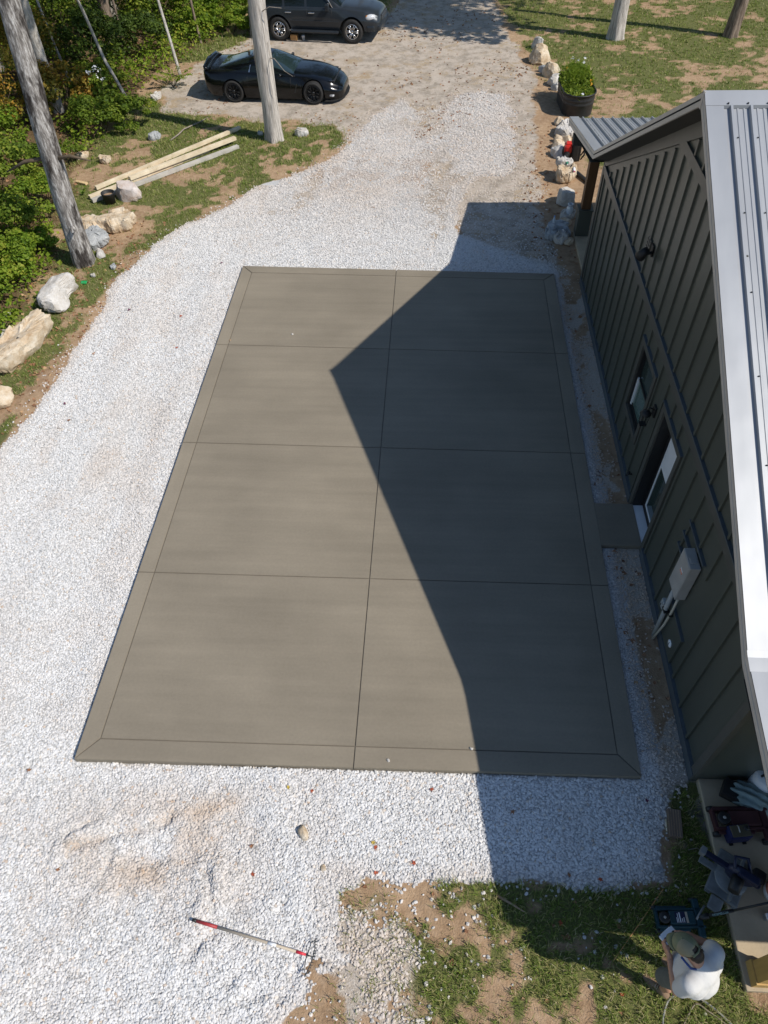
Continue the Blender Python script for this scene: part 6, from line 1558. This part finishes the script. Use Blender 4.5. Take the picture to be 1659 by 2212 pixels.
def mitre_saw():
    root = empty("mitre_saw", (7.98, -1.10, 0.0), R(-33)); tag(root, "grey and blue sliding mitre saw on the porch edge", "saw")
    M_GS = pbr("grey_cast_metal", (.20, .21, .21), .5, .2, .2, 9); M_BL = pbr("blue_saw_paint", (.012, .017, .045), .45)
    b = MB(); b.box((-.20, -.26, .02), (.16, .26, .07), 0, None, .015)
    for sx, sy in ((-.16, -.24), (-.16, .24), (.14, -.24), (.14, .24)): b.box((sx - .03, sy - .03, 0), (sx + .03, sy + .03, .03), 0, None, .005)
    b.build("base", M_GS, root)
    b = MB(); b.lathe([(0, .07), (.17, .07), (.18, .08), (.17, .09), (0, .092)], 32, 0); b.box((-.36, -.04, .055), (-.12, .04, .088), 0, None, .01); b.build("turntable", M_GS, root)
    b = MB(); b.box((.03, -.26, .09), (.06, -.04, .17), 0, None, .006); b.box((.03, .04, .09), (.06, .26, .17), 0, None, .006); b.build("fence", M_GS, root)
    b = MB(); b.box((-.40, -.03, .27), (.24, .03, .33), 0, None, .012); b.box((-.42, -.045, .255), (-.36, .045, .345), 1, None, .01); b.build("slide_rail", [M_BL, M_GS], root)
    b = MB(); b.lathe([(0, -.006), (.13, -.006), (.13, .006), (0, .006)], 36, 0, False, Matrix.Translation((.02, .0, .25)) @ Matrix.Rotation(R(90), 4, 'X')); b.build("blade", M_GREYM, root)
    b = MB(); b.lathe([(0, -.035), (.15, -.035), (.15, .035), (0, .035)], 28, 0, True, Matrix.Translation((.03, .0, .29)) @ Matrix.Rotation(R(90), 4, 'X')); b.box((-.02, -.06, .36), (.20, .03, .44), 0, None, .02); b.build("blade_guard", M_BL, root)
    b = MB(); b.tube([(.02, -.05, .31), (.02, -.22, .31)], [.07, .06], 18); b.build("motor", M_PLAST, root)
    b = MB(); b.tube([(.10, .04, .38), (.02, .15, .43), (-.10, .10, .42), (-.06, -.02, .40)], .02, 10); b.build("handle", M_BL, root)
    b = MB(); b.box((.16, .10, .03), (.30, .24, .20), 0, None, .04); b.build("dust_port", M_PLAST, root)
    b = MB(); b.box((-.12, -.44, .05), (.02, -.28, .09), 0, None, .015); b.tube([(-.14, -.44, .07), (-.16, -.62, .06)], .012, 8); b.build("side_wing", M_GS, root)
mitre_saw()
def tarp():
    x, y = 8.48, -.20; r = np.random.default_rng(3)
    bm = bmesh.new(); bmesh.ops.create_icosphere(bm, subdivisions=5, radius=1.0); V = np.array([v.co[:] for v in bm.verts]); F = np.array([[v.index for v in f.verts] for f in bm.faces]); bm.free()
    k = 1 + .5 * (fbm(V[:, 0] * 2.2 + 9, V[:, 1] * 2.2 + V[:, 2] * 2 + 9, 1.0, 3, 8) - .5) + .10 * np.sin(V[:, 1] * 14 + 4 * V[:, 0])
    V = V * k[:, None] * np.array([.26, .17, .13]); V[:, 2] = np.maximum(V[:, 2], -.09) + .09
    o = npmesh("folded_tarp", V, F, pbr("grey_teal_cloth", (.20, .27, .27), .8, 0, .2, 8), None, None, True); o.location = (x, y, 0.0); o.rotation_euler = (0, 0, -.35); tag(o, "crumpled grey teal cloth bundle on the porch behind the red jack", "cloth")
    b = MB(); b.box((-.14, -.11, 0), (.14, .11, .14), 0, None, .012); b.box((-.10, -.112, .05), (.10, -.109, .09), 1); o = b.build("tool_case", [M_PLAST, M_SOFFIT]); o.location = (8.27, -.13, 0.0); o.rotation_euler = (0, 0, -.5); tag(o, "black square tool case on the porch floor left of the cloth bundle", "case")
    b = MB(); b.lathe([(0, 0), (.14, 0), (.15, .05), (.15, .30), (.13, .33), (0, .34)], 24); b.tube([(-.09, 0, .33), (-.07, 0, .42), (.07, 0, .42), (.09, 0, .33)], .015, 8, 1); o = b.build("white_jug", [M_WHITE, M_PLAST]); o.location = (8.62, .0 - .02, 0.0); tag(o, "white plastic jug standing in the dark porch corner", "jug")
    b = MB(); b.lathe([(0, 0), (.13, 0), (.14, .06), (.14, .26), (.10, .31), (0, .32)], 24); b.lathe([(.141, .12), (.141, .22)], 24, 1); o = b.build("white_bucket", [M_WHITE, pbr("orange_band", (.60, .22, .14), .6)]); o.location = (8.46, -1.22, 0.0); tag(o, "white container with faded orange band right of the mitre saw", "container")
    # black power cord from the saw
    pts = [(8.12, -1.15, .05), (8.22, -1.05, .02), (8.34, -1.08, .02), (8.40, -1.3, .02), (8.38, -1.6, .02), (8.55, -1.8, .02)]
    b = MB(); b.tube([(p[0] - 8.12, p[1] + 1.15, p[2] - .01) for p in pts], .008, 8); o = b.build("power_cord", M_PLAST); o.location = (8.12, -1.15, .01); tag(o, "thin black power cord trailing from the saw over the porch floor", "cord")
    b = MB()
    for k in range(2): b.box((.0, -.03 + .2 * 0, .0), (.34, .03, .10 - .02 * k), k, None, .006)
    o = b.build("level_tool", [M_WHITE, M_GREYM]); o.location = (8.26, -1.47, 0.0); o.rotation_euler = (0, 0, .05); tag(o, "white box section tool on the porch floor under the jack handle", "tool")
tarp()
# string and hose in the yard
def line_obj(name, label, cat, pts, rad, mat, seg=8):
    P = [Vector((p[0], p[1], (gz(p[0], p[1]) + p[2]))) for p in pts]; Q = []
    for i in range(len(P) - 1):
        p0 = P[max(i - 1, 0)]; p1 = P[i]; p2 = P[i + 1]; p3 = P[min(i + 2, len(P) - 1)]
        for s in np.linspace(0, 1, seg, endpoint=False): Q.append(.5 * ((2 * p1) + (-p0 + p2) * s + (2 * p0 - 5 * p1 + 4 * p2 - p3) * s * s + (-p0 + 3 * p1 - 3 * p2 + p3) * s ** 3))
    Q.append(P[-1]); o0 = P[0].copy(); b = MB(); b.tube([q - o0 for q in Q], rad, 8); o = b.build(name, mat); o.location = o0; return tag(o, label, cat)
line_obj("string_line", "thin orange string line running across grass from the gravel corner", "string", [(7.24, -1.22, .05), (7.03, -1.45, .05), (6.83, -1.67, .05), (6.57, -1.955, .04)], .0045, pbr("orange_string", (.60, .30, .12), .7), 4)
line_obj("garden_hose", "pale grey hose curving through the grass behind the person", "hose", [(7.10, -2.62, .03), (7.0, -2.50, .03), (7.03, -2.38, .03), (7.10, -2.27, .035), (7.24, -2.205, .035), (7.39, -2.235, .035), (7.54, -2.32, .035), (7.70, -2.46, .03), (7.9, -2.66, .03)], .011, pbr("grey_hose", (.20, .205, .19), .5))
line_obj("garden_hose", "tan hose length lying across the grey hose's loop", "hose", [(7.12, -2.60, .025), (7.25, -2.42, .03), (7.37, -2.295, .03), (7.48, -2.35, .03), (7.62, -2.44, .03), (7.8, -2.60, .025)], .009, pbr("tan_hose", (.20, .165, .11), .5))

# ================================================================== the person with the drone controller
def person():
    O = Vector((7.10, -2.12, gz(7.1, -2.12))); f = Vector((-.755, .656, 0)).normalized(); r_ = Vector((f.y, -f.x, 0))
    rot = math.atan2(r_.y, r_.x)
    root = empty("person", O, rot); z0 = .07   # heights are above the ground
    tag(root, "person in olive cap, white t-shirt and shorts looking down at a handheld controller", "person")
    M_SKIN = pbr("tanned_skin", (.46, .24, .15), .55, 0, .10, 8)
    M_SHIRT = pbr("white_tshirt", (.56, .55, .53), .85, 0, .06, 5, bump=1.0, bscale=6, stretch=(1.2, .35, .8))
    M_SHORT = pbr("grey_olive_shorts", (.13, .125, .10), .85, 0, .15, 7, bump=.1)
    M_CAP = pbr("olive_cap", (.17, .175, .095), .85, 0, .12, 12, bump=.08, bscale=60)
    M_CAPM = pbr("tan_cap_panel", (.25, .215, .13), .85, 0, .1, 12, bump=.1, bscale=80)
    M_HAIR = pbr("dark_brown_hair", (.035, .02, .012), .6, 0, .4, 25, bump=.2)
    M_SHOE = pbr("tan_shoe", (.22, .14, .085), .75, 0, .2, 12)
    M_SOLE = pbr("pale_sole", (.45, .36, .26), .7)
    def cap_(b, p, q, r0, r1, sq=None, n=9):
        p = Vector(p); q = Vector(q)
        for k in range(n):
            t = k / (n - 1); c = p.lerp(q, t); rr = r0 + (r1 - r0) * t
            s = sq or (1, 1, 1); b.ball(c, (rr * s[0], rr * s[1], rr * s[2]), 0, None, 2)
    def fuse(b, name, mat, vox, smooth=4, parent=root):
        o = b.build(name, mat, parent, 0, False)
        m = o.modifiers.new("remesh", 'REMESH'); m.mode = 'VOXEL'; m.voxel_size = vox; m.use_smooth_shade = True
        s = o.modifiers.new("smooth", 'SMOOTH'); s.factor = .5; s.iterations = smooth
        return o
    SL, SR = (-.265, .03, 1.37), (.115, -.02, 1.37)
    EL, ER = (-.31, .05, 1.09), (.235, .0, 1.10)
    WL, WR = (-.115, .24, 1.13), (.165, .20, 1.14)
    HL, HR = (-.082, .305, 1.15), (.118, .275, 1.155)
    HEAD = Vector((-.09, .225, 1.58))
    b = MB()
    cap_(b, (0, -.07, .95), (-.05, .03, 1.10), .165, .17, (1.05, .92, 1)); cap_(b, (-.05, .03, 1.10), (-.075, .01, 1.32), .165, .14, (1.15, .85, 1))
    cap_(b, SL, SR, .075, .075); cap_(b, (-.08, .0, 1.38), (-.09, .15, 1.53), .064, .060)
    for sh, el, wr in ((SL, EL, WL), (SR, ER, WR)): cap_(b, sh, el, .058, .044); cap_(b, el, wr, .045, .030)
    for (hx, hy), (kx, ky), (ax, ay) in (((-.09, -.07), (-.11, .10), (-.10, .01)), ((.09, -.07), (.16, .05), (.165, -.04))):
        cap_(b, (hx, hy, .90), (kx, ky, .50), .095, .062); cap_(b, (kx, ky, .50), (ax, ay - .01, .28), .058, .052); cap_(b, (ax, ay - .01, .28), (ax, ay, .06), .050, .036); cap_(b, (ax, ay - .02, .04), (ax, ay + .14, .03), .035, .032)
    # head: skull, jaw, nose, ears, lips
    fw = Vector((0, .80, -.60)); upv = Vector((0, .60, .80))
    b.ball(HEAD, (.078, .098, .10), 0, None, 3); b.ball(HEAD + fw * .03 - upv * .065, (.058, .066, .05), 0, None, 2)
    cap_(b, HEAD + fw * .095 + upv * .0, HEAD + fw * .118 - upv * .028, .011, .016, None, 5)
    for s in (-1, 1): b.ball(HEAD + Vector((s * .08, 0, 0)) - upv * .01, (.012, .024, .032), 0, None, 2)
    cap_(b, HEAD + fw * .098 - upv * .055 + Vector((-.02, 0, 0)), HEAD + fw * .098 - upv * .055 + Vector((.02, 0, 0)), .009, .009, None, 5)
    # hands: palm, four bent fingers of different lengths, thumb on the stick
    for sgn, W_, H_ in ((-1, WL, HL), (1, WR, HR)):
        W_ = Vector(W_); H_ = Vector(H_); d = (H_ - W_).normalized(); inn = Vector((-sgn, 0, 0)); inn = (inn - d * inn.dot(d)).normalized(); dn = d.cross(inn) * (1 if d.cross(inn).z < 0 else -1)
        for q in (-1, 0, 1): cap_(b, W_ + dn * (.018 * q), H_ + dn * (.026 * q) + d * .01, .018, .016, None, 7)
        for k, L in enumerate((.052, .062, .058, .044)):
            base = H_ + dn * (-.026 + .0185 * k) + d * .015
            p1 = base + d * L * .62; p2 = p1 + (d * .35 + inn * .8).normalized() * L * .55; p3 = p2 + (inn * .9 - d * .35).normalized() * L * .38
            cap_(b, base, p1, .0088, .0082, None, 5); cap_(b, p1, p2, .0082, .0074, None, 4); cap_(b, p2, p3, .0074, .0064, None, 4)
        tb = W_.lerp(H_, .55) - dn * .026; t1 = tb + d * .030 + inn * .020 - dn * .010; t2 = t1 + d * .012 + inn * .028
        cap_(b, tb, t1, .012, .010, None, 5); cap_(b, t1, t2, .0098, .0080, None, 5)
    body = fuse(b, "body", M_SKIN, .0065, 3)
    # clothes
    b = MB()
    cap_(b, (-.005, -.075, .93), (-.055, .035, 1.08), .190, .200, (1.06, 1.0, .85)); cap_(b, (-.055, .035, 1.08), (-.075, .01, 1.31), .200, .172, (1.16, .93, .95))
    cap_(b, (-.25, .022, 1.36), (.10, -.018, 1.36), .098, .098); cap_(b, (-.08, .0, 1.38), (-.083, .035, 1.425), .10, .078)
    cap_(b, (-.20, -.005, 1.27), (.055, -.03, 1.27), .128, .128); cap_(b, (-.16, -.04, 1.12), (.03, -.06, 1.12), .13, .13)
    for sh, el in ((SL, EL), (SR, ER)):
        sh = Vector(sh); el = Vector(el); cap_(b, sh, sh.lerp(el, .62), .092, .084)
    fuse(b, "tshirt", M_SHIRT, .011, 26)
    b = MB()
    cap_(b, (-.005, -.06, .98), (0, -.075, .86), .172, .178, (1.06, .92, .7))
    for (hx, hy), (kx, ky) in (((-.09, -.07), (-.112, .10)), ((.09, -.07), (.158, .05))): cap_(b, (hx, hy, .86), (kx, ky, .50), .118, .098, (1, 1, .6))
    fuse(b, "shorts", M_SHORT, .012, 4)
    # cap with brim, hair, eyes, strap
    b = MB(); N = 26; V = []; F = []
    for i in range(9):
        t = i / 8 * math.pi / 2
        for k in range(N):
            a = 2 * math.pi * k / N; rad = math.cos(t) ** .8
            p = HEAD + Vector((1, 0, 0)) * (.098 * rad * math.cos(a)) + fw * (.122 * rad * math.sin(a)) + upv * (.015 + .105 * math.sin(t))
            V.append(p)
    for i in range(8):
        for k in range(N): F.append((i * N + k, i * N + (k + 1) % N, (i + 1) * N + (k + 1) % N, (i + 1) * N + k))
    for fi, f_ in enumerate(F):
        k = fi % N; a = 2 * math.pi * (k + .5) / N; i = fi // N
        back = abs(((a - 1.5 * math.pi + math.pi) % (2 * math.pi)) - math.pi)
        if back < .42 and 0 <= i < 3: continue
        b.add([V[q] for q in f_], [(0, 1, 2, 3)], 1 if (math.sin(a) < .25 and math.cos(a) < .2) else 0, True)
    cp = b.build("cap", [M_CAP, M_CAPM], root)
    bm = bmesh.new(); bm.from_mesh(cp.data); bmesh.ops.remove_doubles(bm, verts=bm.verts, dist=1e-4); bmesh.ops.recalc_face_normals(bm, faces=bm.faces); bm.to_mesh(cp.data); bm.free()
    sm = cp.modifiers.new("solid", 'SOLIDIFY'); sm.thickness = .004
    b = MB(); V = []; n = 12
    for i in range(n + 1):
        a = math.pi * (.12 + .76 * i / n); e = Vector((1, 0, 0)) * math.cos(a); 
        q0 = HEAD + e * .098 + fw * (.122 * math.sin(a)) + upv * .02; q1 = HEAD + e * .10 + fw * (.122 * math.sin(a) + .075 * math.sin(a)) + upv * (.005 - .012 * abs(math.cos(a)))
        V += [q0, q1, q1 - upv * .005, q0 - upv * .005]
    F = []
    for i in range(n):
        for k in range(4): F.append((i * 4 + k, i * 4 + (k + 1) % 4, (i + 1) * 4 + (k + 1) % 4, (i + 1) * 4 + k))
    b.add(V, F, 0, True); b.build("brim", M_CAP, cp)
    b = MB(); b.tube([HEAD - fw * .108 + Vector((-.06, 0, 0)) + upv * .02, HEAD - fw * .125 + upv * .022, HEAD - fw * .108 + Vector((.06, 0, 0)) + upv * .02], .009, 6); b.tube([HEAD + upv * .117 - upv * .0, HEAD + upv * .128], [.012, .006], 8); b.build("snap_strap", M_CAP, cp)
    b = MB(); b.ball(HEAD - fw * .012 + upv * .012, (.086, .104, .098), 0, None, 3); b.ball(HEAD - fw * .085 - upv * .035, (.070, .055, .062), 0, None, 3); b.ball(HEAD - fw * .10 - upv * .062, (.060, .046, .046), 0, None, 3)
    for k in range(40):
        a = random.uniform(-.065, .065); p = HEAD - fw * .11 + Vector((a, 0, 0)) - upv * random.uniform(-.02, .05); b.tube([p, p - upv * .03 - fw * .012], [.005, .001], 4)
    b.build("hair", M_HAIR, root)
    for s in (-1, 1):
        b = MB(); b.ball(HEAD + fw * .083 + Vector((s * .031, 0, 0)), .012, 0, None, 2); b.ball(HEAD + fw * .093 + Vector((s * .031, 0, 0)), .006, 1, None, 1); b.build("eye", [M_WHITE, M_HAIR], root)
    b = MB(); pts = [HEAD + Vector((-.085, -.02, -.06)), HEAD + Vector((-.085, -.13, -.12)), HEAD + Vector((-.03, -.205, -.135)), HEAD + Vector((.04, -.20, -.135)), HEAD + Vector((.085, -.12, -.12)), HEAD + Vector((.085, -.02, -.06))]
    b.tube(pts, .011, 8); b.build("neck_strap", pbr("blue_strap", (.02, .06, .22), .5), root)
    # shoes
    for ax, ay in ((-.105, .02), (.165, -.035)):
        b = MB(); cap_(b, (ax, ay - .06, .05), (ax, ay + .10, .04), .050, .046, (.92, 1, .9)); cap_(b, (ax, ay + .10, .035), (ax, ay + .165, .03), .048, .036, (1.0, 1, .75)); cap_(b, (ax, ay - .035, .07), (ax, ay - .02, .11), .050, .046)
        sh = fuse(b, "shoe", M_SHOE, .009, 3)
        b = MB(); poly = [(ax + .05 * math.cos(t) * (1 if math.sin(t) > 0 else .85), ay + .035 + .15 * math.sin(t)) for t in np.linspace(0, 2 * math.pi, 22, endpoint=False)]; b.prism(poly, -.005, .018); b.build("sole", M_SOLE, sh)
        b = MB()
        for k in range(4): b.tube([(ax - .03, ay + .03 + .022 * k, .082 - .008 * k), (ax, ay + .035 + .022 * k, .094 - .009 * k), (ax + .03, ay + .03 + .022 * k, .082 - .008 * k)], .004, 5)
        b.build("lace", M_SOLE, sh)
    # the controller is held, so it is its own thing
    C = Vector((.02, .325, 1.165))
    Mw = Matrix.Translation(O) @ Matrix.Rotation(rot, 4, 'Z')
    co = empty("drone_controller", Mw @ C); co.rotation_euler = (R(-14), 0, rot - .22); tag(co, "white and black drone controller held in both hands of the person", "controller")
    b = MB(); b.box((-.085, -.045, -.018), (.085, .06, .012), 0, None, .010); b.build("case", pbr("white_controller_plastic", (.66, .67, .70), .4), co)
    b = MB(); b.box((-.08, -.10, -.020), (.08, -.046, .004), 0, None, .006); b.build("phone_clamp", M_PLAST, co)
    for s in (-1, 1):
        b = MB(); b.lathe([(0, .012), (.020, .012), (.020, .016), (0, .017)], 18, 0, True, Matrix.Translation((s * .052, -.005, 0))); b.tube([(s * .052, -.005, .015), (s * .052, -.003, .030)], [.004, .006], 8); b.build("control_stick", M_PLAST, co)
        b = MB(); b.tube([(s * .06, .055, .002), (s * .085, .058, -.002)], .012, 8); b.build("shoulder_button", M_PLAST, co)
    for k in range(3):
        b = MB(); b.box((-.018 + .014 * k, -.028, .012), (-.009 + .014 * k, -.018, .0145), 0, None, .001); b.build("button", M_PLAST, co)
person()
